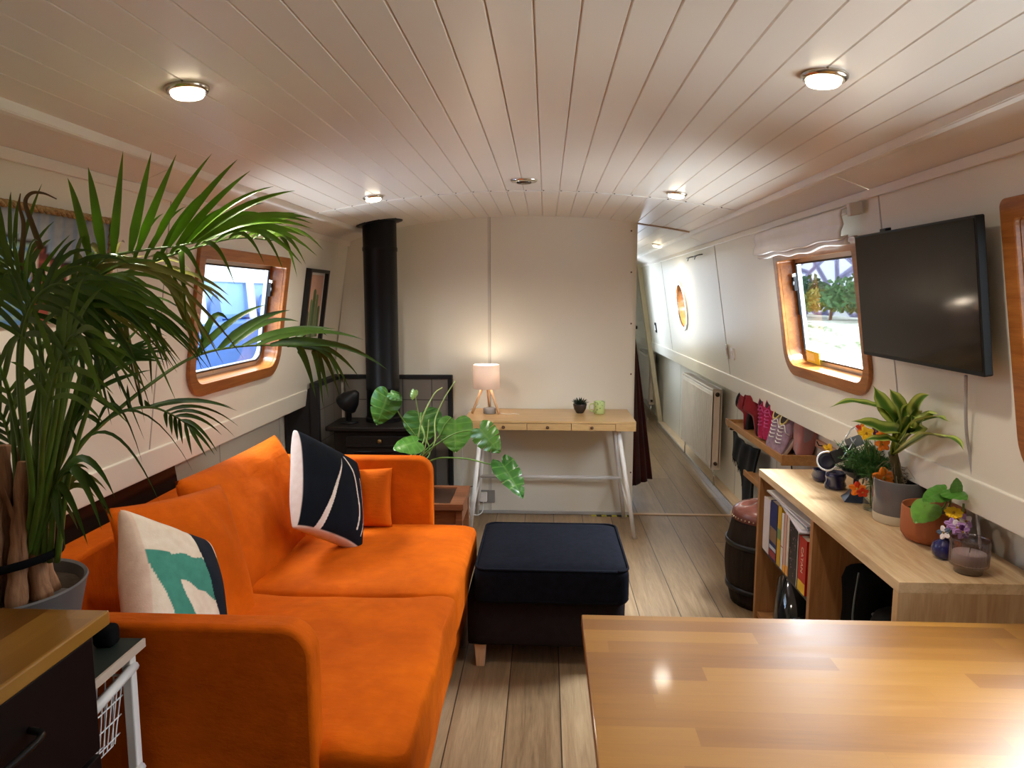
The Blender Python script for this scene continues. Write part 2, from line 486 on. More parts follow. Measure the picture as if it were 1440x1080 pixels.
# coves, mouldings
def cove(sd):
    sg = 1 if sd == 'R' else -1; xe = XC + sg * RHW; ze = roofz(xe)
    xt, zt = RT if sd == 'R' else LT
    mb = MB(); a = (xe, ze - .002); b = (xt, zt + .012)
    segs = [(Y0, 2.545), (2.551, 5.05), (5.056, Y1)] if sd == 'R' else [(Y0, 2.3), (2.306, 4.85), (4.856, Y1)]
    for y0, y1 in segs:
        P = [(a[0], a[1]), (b[0], b[1]), (b[0] + sg * .03, b[1] + .05), (a[0] + sg * .02, a[1] + .06)]
        vs = [(x, y, z) for y in (y0, y1) for x, z in P]
        mb.add(vs, [(0, 1, 5, 4), (1, 2, 6, 5), (2, 3, 7, 6), (3, 0, 4, 7), (0, 3, 2, 1), (4, 5, 6, 7)])
    struct(mb.build('ceiling_side_panel', CEILM))
    mb = MB()
    P = [(xe - sg * .006, ze - .001), (xe + sg * .004, ze - .022), (xe + sg * .022, ze - .026), (xe + sg * .034, ze - .018), (xe + sg * .03, ze + .02), (xe, ze + .02)]
    n = len(P); vs = [(x, y, z) for y in (Y0, Y1) for x, z in P]
    mb.add(vs, [(i, (i + 1) % n, n + (i + 1) % n, n + i) for i in range(n)] + [tuple(range(n)), tuple(range(n, 2 * n))])
    struct(mb.build('trim_4' if sd == 'R' else 'trim_5', WHITE, bevel=.003))
    mb = MB(); M = wallM(sd, 0, zt)
    y0, y1 = (-Y1, -Y0) if sd == 'R' else (Y0, Y1)
    mb.box(y0, y1, -.012, .018, -.02, .014, M=M)
    struct(mb.build('trim_6' if sd == 'R' else 'trim_7', CEILM, bevel=.003))
cove('R'); cove('L')

# upper cabin sides with openings
def upper_wall(sd, holes, circ, name):
    (xt, zt), (xb, zb) = (RT, RB) if sd == 'R' else (LT, LB)
    H = sqrt((zt - zb) ** 2 + (xt - xb) ** 2); M = wallM(sd, 0, zb)
    sg = -1 if sd == 'R' else 1; mb = MB()
    cuts = sorted([(min(sg * a, sg * b), max(sg * a, sg * b), c, d) for a, b, c, d in holes])
    end = max(sg * Y0, sg * Y1); x = min(sg * Y0, sg * Y1)
    cc = sorted([(sg * y, z, r) for y, z, r in circ])
    items = [('r', *c) for c in cuts] + [('c', c[0] - c[2] - .05, c[0] + c[2] + .05, c) for c in cc]
    items.sort(key=lambda t: t[1])
    for it in items:
        mb.box(x, it[1], 0, H, -.03, 0); x = it[2]
        if it[0] == 'r':
            v0 = (it[3] - zb) * H / (zt - zb); v1 = (it[4] - zb) * H / (zt - zb)
            mb.box(it[1], it[2], 0, v0, -.03, 0); mb.box(it[1], it[2], v1, H, -.03, 0)
        else:
            cx, cz, r = it[3]; cv = (cz - zb) * H / (zt - zb); n = 32
            x0, x1 = it[1], it[2]; out = []; inn = []
            for k in range(n):
                a = 2 * pi * k / n; dx, dy = cos(a), sin(a)
                t = min([abs((x1 - cx) / dx) if abs(dx) > 1e-6 else 9, (H - cv) / dy if dy > 1e-6 else (cv / -dy if dy < -1e-6 else 9)])
                out.append((cx + dx * t, cv + dy * t)); inn.append((cx + dx * r, cv + dy * r))
            mb.ring(out, inn, -.03, 0)
            for px, py in ((x0, 0), (x1, 0), (x0, H), (x1, H)):
                k = min(range(n), key=lambda q: (out[q][0] - px) ** 2 + (out[q][1] - py) ** 2)
                for q in (k - 1, k):
                    a, b = out[q % n], out[(q + 1) % n]
                    mb.prism([a, b, (px, py)], -.03, 0)
    mb.box(x, end, 0, H, -.03, 0)
    return struct(mb.build(name, WALL, M=M))

WR = (2.67, 3.63, 1.12, 1.722)   # right window: Y0 Y1 z0 z1 (outer edge of the timber)
WLn = (2.75, 3.74, 1.088, 1.702)
WH = (.95, 1.85, 1.02, 1.74)
WG = (-1.1, -.1, 1.10, 1.70)
def hole(W, i=.045): return (W[0] + i, W[1] - i, W[2] + i, W[3] - i)
upper_wall('R', [hole(WR), hole(WH)], [(6.26, 1.42, .19), (10.0, 1.42, .17)], 'wall_right')
upper_wall('L', [hole(WLn), hole(WG)], [], 'wall_left')

# gunwale rails and lower hull sides
for sd in 'RL':
    sg = 1 if sd == 'R' else -1; (xb, zb) = RB if sd == 'R' else LB; X = XR if sd == 'R' else XL
    M = wallM(sd, 0, zb); y0, y1 = (-Y1, -Y0) if sd == 'R' else (Y0, Y1)
    mb = MB().box(y0, y1, -.105, 0, -.02, .009)
    struct(mb.build('trim_8' if sd == 'R' else 'trim_9', WALL, bevel=.004, M=M))
    zz = zb - .10
    mb = MB().box(min(X, X + sg * .03), max(X, X + sg * .03), Y0, Y1, 0, zz + .03)
    struct(mb.build('wall_right' if sd == 'R' else 'wall_left', WALL))
    struct(MB().box(min(xb + sg * .01, X), max(xb + sg * .01, X), Y0, Y1, zz - .0, zz + .03).build('trim_20', WALL))
# vertical joints
def seam(sd, y, z0, z1, wd=.004, m=SEAM, pr=.0015, name='trim_10'):
    M = wallM(sd, y, z0); k = 1.012
    return struct(MB().box(-wd / 2, wd / 2, 0, (z1 - z0) * k, -.004, pr).build(name, m, M=M))
for y in (2.50, 4.85, 7.05): seam('R', y, .975, 1.845, .007)
for y in (2.53,): seam('L', y, .935, 1.845, .006)
mb = MB()
for y in (3.5, 4.28, 5.2, 7.4): mb.box(XR - .0015, XR, y, y + .003, .03, .86)
struct(mb.build('trim_11', SEAM))
mb = MB()
for y in (2.3, 3.4, 4.2): mb.box(XL, XL + .0015, y, y + .003, .03, .84)
struct(mb.build('trim_12', SEAM))
# pipe box with a chrome lip along the right hull side
struct(MB().box(1.318, XR, 3.3, 8.3, 0, .045).build('baseboard_right', wood('pale_box_wood', (.60, .42, .25), (.70, .54, .36), 'y', .35), bevel=.003))
struct(MB().box(1.300, 1.318, 3.3, 8.3, 0, .052).build('baseboard_right', mat('brushed_lip', (.72, .70, .70), .22, .9), bevel=.004))

# rear of the cabin behind the viewer
struct(MB().box(-1.7, 1.5, Y0 - .05, Y0, 0, 2.1).build('wall_rear', WALL))
struct(MB().box(-1.7, 1.5, Y1, Y1 + .05, 0, 2.1).build('wall_far', WALL))

# partition
YP = 4.81
def partition():
    pts = [(XL, 0), (.604, 0), (.570, roofz(.57) + .004)]
    for i in range(13): pts.append((.55 - i * (.55 + 1.16) / 12, roofz(.55 - i * 1.71 / 12) + .004))
    pts += [(-1.19, 1.915), (-1.334, 1.86), (-1.46, .93), (XL, .84)]
    M = basis((0, YP + .03, 0), (1, 0, 0), (0, 0, 1), (0, -1, 0))
    o = MB().prism(pts, 0, .03, M=M).build('wall_partition', WALL); struct(o)
    s = MB().box(-.392, -.376, YP - .004, YP, .01, roofz(-.38)).build('trim_13', mat('light_batten', (.62, .58, .51), .5)); struct(s)
    struct(MB().box(-.376, -.3725, YP - .0045, YP, .01, roofz(-.38)).build('trim_14', SEAM))
    mb = MB()
    for z in (.30, .62, .98, 1.32, 1.66, 1.93):
        x = .604 - z * .0168 - .012; mb.lathe([(.006, 0), (.005, .003)], 10, M=basis((x, YP, z), (1, 0, 0), (0, 0, 1), (0, -1, 0)))
    struct(mb.build('trim_15', mat('brown_screw', (.16, .09, .05), .4, .3)))
    struct(MB().box(-.46, .60, YP - .012, YP, 0, .022).build('baseboard_partition', mat('grey_skirt', (.42, .40, .38), .5), bevel=.003))
    struct(MB().box(.566, .604, YP + .03, Y1, 0, 2.02).build('wall_corridor', WALL))
partition()
# threshold strip and hazard tape
struct(MB().box(.60, XR - .1, YP - .005, YP + .03, 0, .006).build('trim_16', mat('threshold_wood', (.50, .33, .20), .4), bevel=.002))
mb = MB()
for k in range(8): mb.box(.32 + k * .035, .355 + k * .035, YP - .05, YP - .013, 0.0003, .0016, k % 2)
struct(mb.build('trim_17', [mat('tape_yellow', (.55, .50, .05), .5), mat('tape_black', (.02, .02, .02), .5)]))
# far bulkhead frame of the corridor
mb = MB(); M = wallM('R', 8.5, .90)
CREAM2 = mat('cream_frame_paint', (.62, .53, .36), .5)
mb.box(-.05, .05, -.9, .99, 0, .05, M=M)
struct(mb.build('trim_18', CREAM2, bevel=.004))
arch_strip(8.45, 8.55, .60, XC + RHW, .05, CREAM2, 'trim_19')

# ------------------------------------------------------------------ windows
ALU = mat('window_aluminium', (.55, .55, .56), .35, .8)
def window(sd, W, name, black=False):
    y0, y1, z0, z1 = W; a = (y1 - y0) / 2; h = (z1 - z0) / 2 * 1.012
    M = wallM(sd, (y0 + y1) / 2, (z0 + z1) / 2)
    root = bpy.data.objects.new(name, None); COL.objects.link(root); root.matrix_basis = M; root['kind'] = 'structure'
    b = .052
    out = rrect(-a, a, -h, h, .13, .022); inn = rrect(-a + b, a - b, -h + b, h - b, .085, .012)
    inn2 = rrect(-a + b - .012, a - b + .012, -h + b - .012, h - b + .012, .095, .02)
    MB().ring(out, inn, 0, .016).build('timber_surround', OAKTRIM, root, 'auto', bevel=.003)
    MB().ring(inn2, inn, -.085, 0).build('timber_lining', OAKTRIM, root, 'auto')
    i3 = rrect(-a + b + .028, a - b - .028, -h + b + .028, h - b - .028, .06, .008)
    i4 = rrect(-a + b + .020, a - b - .020, -h + b + .020, h - b - .020, .066, .01)
    MB().ring(inn, i3, -.088, -.070).build('metal_frame', ALU, root, 'auto')
    MB().ring(i4, i3, -.070, -.064).build('gasket', BLACKM, root, 'auto')
    MB().prism(rrect(-a + b + .02, a - b - .02, -h + b + .02, h - b - .02, .06, .008), -.080, -.078).build('pane', GLASS, root)
    far = -1 if sd == 'R' else 1       # end of the window away from the viewer
    if not black:
        xs = far * (a - b - .018)
        mb = MB().box(xs - .008, xs + .008, -.02, .17, -.066, -.058).box(xs - .014, xs + .014, .10, .165, -.06, -.045)
        mb.tube([(xs, .15, -.05), (xs - far * .03, .13, -.035)], .006, 8)
        mb.build('window_stay', BLACKM, root, bevel=.002)
        MB().box(xs - .012, xs + .012, .168, .185, -.06, -.04).build('stay_catch', CHROME, root, bevel=.003)
    else:
        MB().box(-a + b + .0, -a + b + .055, -h + b + .02, h - b - .02, -.064, -.05).build('blackout_strip', mat('black_felt', (.006, .006, .007), .95, spec=.05), root)
    return root
window('R', WR, 'window_1'); window('L', WLn, 'window_2'); window('R', WH, 'window_3', True); window('L', WG, 'window_4')
def porthole(y, z, r, name):
    M = wallM('R', y, z); root = bpy.data.objects.new(name, None); COL.objects.link(root); root.matrix_basis = M; root['kind'] = 'structure'
    n = 40; C = lambda q: [(q * cos(2 * pi * k / n), q * sin(2 * pi * k / n)) for k in range(n)]
    MB().ring(C(r + .025), C(r - .006), -.001, .012).build('chrome_rim', CHROME, root, 'auto', bevel=.003)
    MB().ring(C(r), C(r - .012), -.09, -.0).build('timber_lining', OAKTRIM, root, 'auto')
    MB().ring(C(r - .012), C(r - .03), -.09, -.07).build('metal_frame', ALU, root, 'auto')
    MB().prism(C(r - .015), -.082, -.080).build('pane', GLASS, root)
porthole(6.26, 1.42, .19, 'window_5'); porthole(10.0, 1.42, .17, 'window_6')

# ------------------------------------------------------------------ ceiling lights
RING = mat('nickel_ring', (.62, .56, .47), .22, 1)
LENS = mat('lit_lens', (1, .9, .75), .4, emit=(1, .83, .60), estr=7)
def downlight(x, y, label, power=12, z=None):
    z = roofz(x) if z is None else z
    sl = math.atan(-.21 * (x - XC) / RHW ** 2) * -1
    t = thing('ceiling_light', label, 'ceiling light', (x, y, z), 'round recessed ceiling lights')
    t.rotation_euler = (0, sl, 0)
    MB().lathe([(.030, .001), (.050, .001), (.050, -.004), (.046, -.010), (.038, -.012), (.036, -.008)], 40).build('trim_ring', RING, t, True)
    MB().lathe([(.037, -.006), (.037, -.016), (.033, -.021), (.02, -.024), (.001, -.025)], 32).build('lens', LENS, t, True)
    l = bpy.data.lights.new('lamp', 'SPOT'); l.energy = power; l.color = WARM; l.spot_size = 2.75; l.spot_blend = .6; l.shadow_soft_size = .04
    o = bpy.data.objects.new('lamp', l); COL.objects.link(o); o.parent = t; o.location = (0, 0, -.05)
LG = 'lit round ceiling light with a nickel rim, '
downlight(-.837, 1.686, LG + 'nearest one, above the palm and sofa end')
downlight(.607, 1.660, LG + 'nearest right, above the wooden table')
downlight(-.842, 3.50, LG + 'far left one, just before the stove pipe')
downlight(.608, 3.45, LG + 'far right one, near the ceiling joint')
downlight(.926, 6.073, LG + 'small one over the corridor')
downlight(-.837, -.15, 'round ceiling light behind the viewer on the left', 4); downlight(.607, -.15, 'round ceiling light behind the viewer on the right', 4)
t = thing('ceiling_vent', 'unlit round chrome ceiling fitting in the middle of the boards before the joint', 'vent', (-.104, 3.345, roofz(-.104)))
MB().lathe([(.045, .001), (.062, .001), (.062, -.004), (.055, -.010), (.040, -.013), (.036, -.006)], 40).build('trim_ring', CHROME, t, True)
MB().lathe([(.036, -.004), (.033, -.016), (.001, -.018)], 32).build('cap', mat('dark_chrome', (.12, .11, .10), .25, 1), t, True)

# ------------------------------------------------------------------ blind above the right window
M = wallM('R', 3.17, 1.79)
t = bpy.data.objects.new('roman_blind', None); COL.objects.link(t); t.matrix_basis = M
tag(t, 'white cloth blind folded up above the right-hand window', 'blind')
CLOTHW = mat('white_blind_cloth', (.74, .72, .70), .8, bump=.1)
def bl(u, v):
    x = -.52 + u * 1.06; 
    prof = [(.045, .050), (.040, .066), (.02, .072), (-.012, .066), (-.035, .078), (-.060, .083), (-.062, .072), (-.055, .060), (-.078, .066), (-.085, .058)]
    k = v * (len(prof) - 1); i = min(int(k), len(prof) - 2); f = k - i
    y = prof[i][0] * (1 - f) + prof[i + 1][0] * f; z = prof[i][1] * (1 - f) + prof[i + 1][1] * f
    y += .006 * sin(u * 9) * v + .004 * sin(u * 23 + 2) * v; z += .006 * sin(u * 7 + v * 3)
    return (x, y - .012, z)
MB().grid(bl, 50, 27).build('cloth_folds', CLOTHW, t, True, solid=.006)
MB().box(-.54, .56, .012, .034, .012, .05).build('rail', WHITE, t, bevel=.004)
MB().box(.545, .575, .0, .044, .012, .058).build('bracket', mat('clear_bracket', (.7, .68, .66), .25), t, bevel=.004)

# ------------------------------------------------------------------ television
TV = thing('television', 'large flat black television mounted on the right wall beside the window', 'television', (1.13, 2.2, 1.5))
u = Vector((0, -1, 0)); v = Vector((-.13, -.012, .99)).normalized(); nn = u.cross(v)
M = basis(Vector((-.020, 0.00, .003)), u, v, nn)
SCREEN = mat('tv_screen', (.010, .008, .007), .09, spec=.15)
MB().prism(rrect(-.345, .345, -.205, .205, .006), 0, .022).build('bezel', mat('tv_black', (.006, .006, .006), .4, spec=.2), TV, bevel=.002, M=M)
MB().box(-.338, .338, -.192, .198, .022, .0232).build('screen', SCREEN, TV, M=M)
MB().box(-.18, .18, -.13, .12, -.022, .0).build('rear_housing', mat('tv_rear', (.02, .02, .02), .5), TV, bevel=.008, M=M)
MB().box(-.21, -.17, .2, .215, -.02, .0).build('mount_hook', BLACKM, TV, M=M, bevel=.003)
mb = MB()
p0 = at(1338, 528, 2.02); p1 = at(1339, 600, 2.06); p2 = at(1336, 640, 2.09); p3 = at(1338, 690, 2.10)
for p, xx in ((p0, 1.165), (p1, 1.20), (p2, 1.235), (p3, 1.262)): p.x = xx
mb.tube(spline([p0, p1, p2, p3, (1.285, 2.10, .80), (1.29, 2.1, .76)]), .0045, 8)
tag(mb.build('television_cable', mat('grey_cable', (.42, .41, .42), .5), smooth=True), 'grey cable hanging down the wall from the television', 'cable')

# ------------------------------------------------------------------ framed cactus picture on the left wall
M = wallM('L', 4.205, 1.44)
t = bpy.data.objects.new('framed_picture', None); COL.objects.link(t); t.matrix_basis = M
tag(t, 'narrow black framed print of a green cactus on pink, hung beside the left window', 'picture')
MB().ring([(-.175, -.225), (.175, -.225), (.175, .225), (-.175, .225)], [(-.155, -.205), (.155, -.205), (.155, .205), (-.155, .205)], 0, .032).build('frame', mat('black_frame', (.01, .01, .01), .35), t, bevel=.001)
MB().box(-.156, .156, -.206, .206, .002, .008).build('mount_board', mat('mount_white', (.75, .70, .64), .7), t)
MB().box(-.135, .135, -.185, .190, .008, .009).build('print', mat('print_pink', (.62, .36, .26), .7), t)
mb = MB()
for i, (x, w_, hh) in enumerate([(-.09, .034, .16), (-.045, .04, .23), (.0, .044, .29), (.05, .04, .26), (.095, .034, .19)]):
    mb.prism(rrect(x - w_ / 2, x + w_ / 2, -.184, -.184 + hh, .002, w_ / 2.05), .009, .0096 + i * .0004, i % 2)
mb.build('cactus_shapes', [mat('cactus_green', (.10, .15, .06), .8), mat('cactus_light', (.17, .22, .10), .8)], t)

# ------------------------------------------------------------------ rope-edged painted panel on the left wall behind the palm
M = wallM('L', 1.84, 1.575)
t = bpy.data.objects.new('wall_hanging', None); COL.objects.link(t); t.matrix_basis = M
tag(t, 'painted wall panel with a rope edge hung behind the palm leaves', 'wall hanging')
def pan(u, v, side=1): return None
n = 60; mb = MB(); mb.grid(lambda a, b: (-.33 + .66 * a, -.15 + .30 * b, .012), n, 30)
o = mb.build('painted_panel', paint_mat('panel_paint', .8), t)
cols = []
for j in range(31):
    for i in range(n + 1):
        a, b = i / n, j / 30
        c = (.30, .33, .36) if (int(a * 40) % 3) else (.22, .29, .38)
        lim = .66 + .10 * sin(a * 5) - (.0 if a < .6 else .06)
        if b < lim:
            c = (.25, .06, .04) if a > .5 else (.10, .22, .42)
            if int(b * 22) % 2: c = (.12, .035, .03) if a > .5 else (.24, .36, .30)
            if a > .5 and int(a * 60) % 4 == 0 and b > .25: c = (.60, .50, .42)
            if a > .62 and b < .35: c = (.12, .22, .10) if int(a * 31) % 2 else (.25, .30, .12)
            if a < .3 and int(a * 33 + b * 7) % 5 == 0: c = (.50, .38, .08)
        if abs(b - lim) < .02: c = (.03, .02, .02)
        cols.append(c)
setcol(o, cols)
MB().box(-.33, .33, -.15, .15, 0.001, .011).build('backing', PINE, t)
ROPE = mat('hemp_rope', (.36, .24, .11), .9, var=.4, scale=120, bump=.8, bscale=180)
mb = MB()
for ph in (0, 2.09, 4.19):
    pts = []
    cor = [(-.34, -.15), (-.34, .158), (.335, .158), (.335, -.15)]
    tot = 0
    for (xa, ya), (xb_, yb_) in zip(cor[:-1], cor[1:]):
        L = sqrt((xb_ - xa) ** 2 + (yb_ - ya) ** 2); k = int(L / .006)
        dx, dy = (xb_ - xa) / L, (yb_ - ya) / L
        for q in range(k):
            s_ = q * L / k; an = (tot + s_) * 95 + ph
            pts.append((xa + dx * s_ - dy * cos(an) * .0055, ya + dy * s_ + dx * cos(an) * .0055, .016 + sin(an) * .0055))
        tot += L
    mb.tube(pts, .0058, 6)
mb.build('rope_edge', ROPE, t, True)

# ------------------------------------------------------------------ radiators
RADM = mat('radiator_white', (.72, .68, .64), .28)
def radiator(y0, y1, z0, z1, label, x=1.33):
    t = thing('radiator', label, 'radiator', (x, (y0 + y1) / 2, z0), 'radiators on the right hull side')
    L = (y1 - y0) / 2; H = z1 - z0
    mb = MB()
    for sx in (-.055, .0):
        poly = [(-L, sx - .008)]; k = int(2 * L / .04)
        mb.box(sx - .006, sx + .006, -L, L, .02, H - .02)
        for i in range(k):
            yy = -L + .03 + i * (2 * L - .04) / k
            mb.box(sx - .010, sx - .005, yy, yy + .022, .04, H - .05)
    mb.build('panel', RADM, t, bevel=.004)
    for q in (-L, L - .012): MB().box(-.062, .012, q, q + .012, .005, H).build('side_cover', mat('radiator_side', (.72, .60, .50), .35), t, bevel=.003)
    mb = MB()
    for i in range(int(2 * L / .03)): mb.box(-.058, .008, -L + .014 + i * .03, -L + .034 + i * .03, H - .006, H)
    mb.box(-.062, -.054, -L, L, H - .012, H + .002).box(.004, .012, -L, L, H - .012, H + .002)
    mb.build('top_grille', RADM, t, bevel=.001)
    MB().lathe([(.014, 0), (.014, .02), (.008, .03)], 16, M=basis((-.025, -L, .055), (1, 0, 0), (0, 0, 1), (0, -1, 0))).build('valve', mat('dark_bronze', (.06, .04, .03), .4, .7), t, True)
    MB().lathe([(.017, 0), (.017, .006)], 16, M=basis((-.025, -L, H - .04), (1, 0, 0), (0, 0, 1), (0, -1, 0))).build('plug', mat('dark_bronze', (.06, .04, .03)), t, True)
    for q in (-L + .02, L - .02): MB().tube([(-.025, q, .02), (-.025, q, -z0 + .046)], .0075, 10).build('pipe', CHROME, t, True)
    for q in (-L * .6, L * .6): MB().box(-.01, XR - x - .003, q, q + .03, H * .2, H * .8).build('bracket', RADM, t)
radiator(5.42, 6.62, .17, .80, 'white panel radiator standing under the porthole, nearer of the two')
radiator(8.75, 9.7, .17, .80, 'white panel radiator at the end of the corridor beyond the bulkhead')

# switches and small hooks
def switch(y, z, w_, h_, label, m, name='light_switch', sp=True):
    M = wallM('R', y, z); t = bpy.data.objects.new(name, None); COL.objects.link(t); t.matrix_basis = M
    tag(t, label, 'switch')
    MB().prism(rrect(-w_, w_, -h_, h_, .004), 0, .010).build('plate', m, t, bevel=.002)
    MB().box(-w_ * .45, w_ * .45, -h_ * .5, h_ * .5, .010, .017).build('rocker', WHITE, t, bevel=.002)
switch(4.70, 1.128, .038, .038, 'white square switch on the right wall at the panel joint', WHITE)
switch(4.83, 1.135, .022, .05, 'small chrome plate beside the white switch on the right wall', CHROME, 'switch_plate')
switch(7.95, 1.16, .04, .055, 'dark switch on the corridor wall before the bulkhead', SLATE)
for i, y in enumerate((5.3, 5.55)):
    M = wallM('R', y, 1.80); mb = MB().tube([(-.10, 0, .006), (-.10, 0, .03), (.0, .0, .032), (.10, 0, .03), (.10, 0, .006)], .004, 8)
    mb.tube([(-.03, 0, .03), (-.03, -.025, .04)], .003, 6)
    tag(mb.build('wall_hook', BLACKM, smooth=True, M=M), ('nearer', 'further')[i] + ' thin dark coat hook high on the wall above the porthole', 'hook', 'dark hooks above the porthole')

def atx(x, y, X):
    d = _f + _r * ((x - 720) / FPX) + _u * ((540 - y) / FPX)
    return CAM + d * (X / d.x)

def rebase(t, loc):
    """put a thing's Empty at its base, keeping its parts where they stand"""
    loc = Vector(loc); t.location = loc
    for o in COL.objects:
        if o.parent == t: o.matrix_basis = Matrix.Translation(-loc) @ o.matrix_basis
    return t
XZ = basis((0, 0, 0), (1, 0, 0), (0, 0, 1), (0, -1, 0))     # draws an x-z outline, thickness runs towards the viewer

# ------------------------------------------------------------------ sofa
t = thing('sofa', 'bright orange velvet two-seat sofa with square arms along the left wall', 'sofa')
softbox(.52, .845, .135, .035, 12, amp=.012, freq=3, seed=3).build('base', ORANGE, t, True, loc=(-.875, 2.375, .165))
softbox(.49, .435, .095, .035, 22, puff=.014, amp=.016, freq=4.2, seed=11).build('seat_cushion', ORANGE, t, True, loc=(-.800, 1.94, .365), subd=1)
softbox(.49, .395, .095, .045, 18, puff=.014, amp=.008, freq=3.2, seed=25).build('seat_cushion', ORANGE, t, True, loc=(-.800, 2.790, .365), subd=1)
for y0 in (1.485, 3.17):
    P = [(-1.42, .04), (-.52, .04)] + [(-.52 - .075 + .075 * cos(a * pi / 16), .765 - .075 + .075 * sin(a * pi / 16)) for a in range(9)] + [(-1.42, .765)]
    MB().prism(P, -(y0 + .07), -y0, M=XZ).build('arm', ORANGE, t, 'auto', bevel=.014, seg=4)
P = [(-1.45, .04), (-1.31, .04), (-1.335, .76), (-1.45, .76)]
MB().prism(P, -3.17, -1.555, M=XZ).build('backrest', ORANGE, t, 'auto', bevel=.016, seg=4)
for x, y in ((-1.36, 1.55), (-.44, 1.56), (-1.36, 3.2), (-.44, 3.18)):
    MB().lathe([(.02, 0), (.028, .06)], 16).build('foot', BLACKM, t, loc=(x, y, 0))
rebase(t, (-.9, 2.37, 0))

def lean(c, xdir, ydir):
    """frame of a leaning cushion: centre, direction along its width, direction up its height"""
    x = Vector(xdir).normalized(); y = Vector(ydir).normalized(); z = x.cross(y).normalized(); y = z.cross(x)
    return basis(Vector(c), x, y, z)
pillow('back_cushion', 'large orange back cushion on the sofa between the two patterned cushions', .84, .50, .21,
       lean((-1.165, 2.75, .635), (0.03, 1, 0), (-.42, 0, 1)), ORANGE, seed=4, amp=.02, bow=.03, n=34, group='orange sofa cushions', crease=.01)
pillow('back_cushion', 'smaller orange cushion behind the white, green and navy patterned cushion', .50, .48, .16,
       lean((-1.10, 2.07, .66), (.20, 1, -.12), (-.36, 0.04, 1)), ORANGE, seed=9, amp=.015, group='orange sofa cushions', crease=.02)
pillow('scatter_cushion', 'small bright orange cushion leaning on the far arm behind the striped cushion', .34, .27, .11,
       lean((-.86, 3.09, .595), (1, .10, 0), (0, .16, 1)), ORANGE, seed=2, amp=.008, group='orange sofa cushions')

def pat_cover(u, v, side):
    W_, N_, T_, O_ = (.66, .58, .48), (.008, .014, .024), (.055, .235, .185), (.20, .22, .03)
    if side < 0: return (.60, .42, .32)
    w1 = .03 * sin(7 * v) + .02 * sin(15 * u)
    if u < -.93: return (.62, .47, .38)
    left = .08 if v > .3 else .08 + (.3 - v) * .60
    right = .66 + .26 * (1 - v) / 2
    if left + w1 < u < right + w1: return N_
    if u >= right + w1 and -.6 < v < .6: return O_
    if u >= right + w1: return W_
    vt = .42 + w1 - .5 * max(0, -.5 - u) if u < .08 else .42 - (u - .08) * .9
    vl = -.02 - .22 * (u + .2)
    if -.86 < u < .42 and vl + w1 < v < vt: return T_
    k = -.74 + .62 * max(0, (.42 - v) / 1.37) ** 1.5
    if -.95 < v < .42 and abs(u - k) < .20 + w1: return T_
    return W_
pillow('patterned_cushion', 'cream cushion with teal, navy and olive brushstroke shapes at the near end of the sofa', .40, .43, .19,
       lean((-1.04, 1.87, .66), (.16, .86, -.53), (-.38, .42, .83)), paint_mat('printed_linen', .85, bump=.3), pat_cover, n=120, seed=5, amp=.010, crease=.012, bow=.09)

def stripe_cover(u, v, side):
    N_, W_ = (.0035, .0055, .010), (.66, .58, .53)
    if max(abs(u), abs(v)) > .985 and u > -.9 and v > -.9: return N_
    if side < 0: return W_
    if u < -.965: return (.68, .56, .52)
    if v < -.965: return W_
    k = -.52 + .55 * (v + 1) / 2 + .18 * ((v + 1) / 2) ** 2
    wd = .085 * (1 - (v + 1) / 2.0 * 1.15)
    if v < .72 and abs(u - k) < wd: return W_
    c2 = .10 + .50 * (1 - ((v + .35) / 1.3) ** 2)
    if -.75 < v < .8 and abs(u - c2) < .026: return W_
    c3 = .50 + .36 * (1 - ((v + .2) / 1.2) ** 2)
    if -.8 < v < .45 and abs(u - c3) < .016: return W_
    return N_
pillow('striped_cushion', 'navy-black cushion with thin cream curved stripes standing at the middle of the sofa', .40, .43, .17,
       lean((-.90, 2.83, .695), (.42, .72, -.50), (-.34, .30, .88)), paint_mat('printed_cotton', .9, bump=.3), stripe_cover, n=130, seed=15, amp=.008)

# ------------------------------------------------------------------ footstool
t = thing('footstool', 'dark square footstool with a navy cushion top and tapered wooden legs', 'footstool', (.01, 2.95, 0))
softbox(.318, .285, .105, .022, 10, amp=.004, freq=3, seed=8).build('base', CHARC, t, True, loc=(-.005, .04, .205))
softbox(.305, .295, .078, .035, 14, puff=.016, amp=.004, freq=3, seed=2).build('cushion_top', NAVY, t, True, loc=(.018, -.005, .372), subd=1)
for z in (.437, .318):
    mb = MB(); o = rrect(-.299, .299, -.289, .289, .045, n=6); pts = [(x + .018, y - .005, z + .006 * (1 if z > .4 else 0)) for x, y in o]
    mb.tube(pts + [pts[0]], .0055, 6); mb.build('piping', NAVY, t, True)
for sx in (-1, 1):
    for sy in (-1, 1):
        mb = MB(); a, b = .024, .017
        vs = [(-b, -b, 0), (b, -b, 0), (b, b, 0), (-b, b, 0), (-a, -a, .10), (a, -a, .10), (a, a, .10), (-a, a, .10)]
        mb.add(vs, [(3, 2, 1, 0), (4, 5, 6, 7), (0, 1, 5, 4), (1, 2, 6, 5), (2, 3, 7, 6), (3, 0, 4, 7)])
        mb.build('leg', PINE, t, bevel=.003, loc=(sx * .265 - .005, sy * .23 + .03, 0))

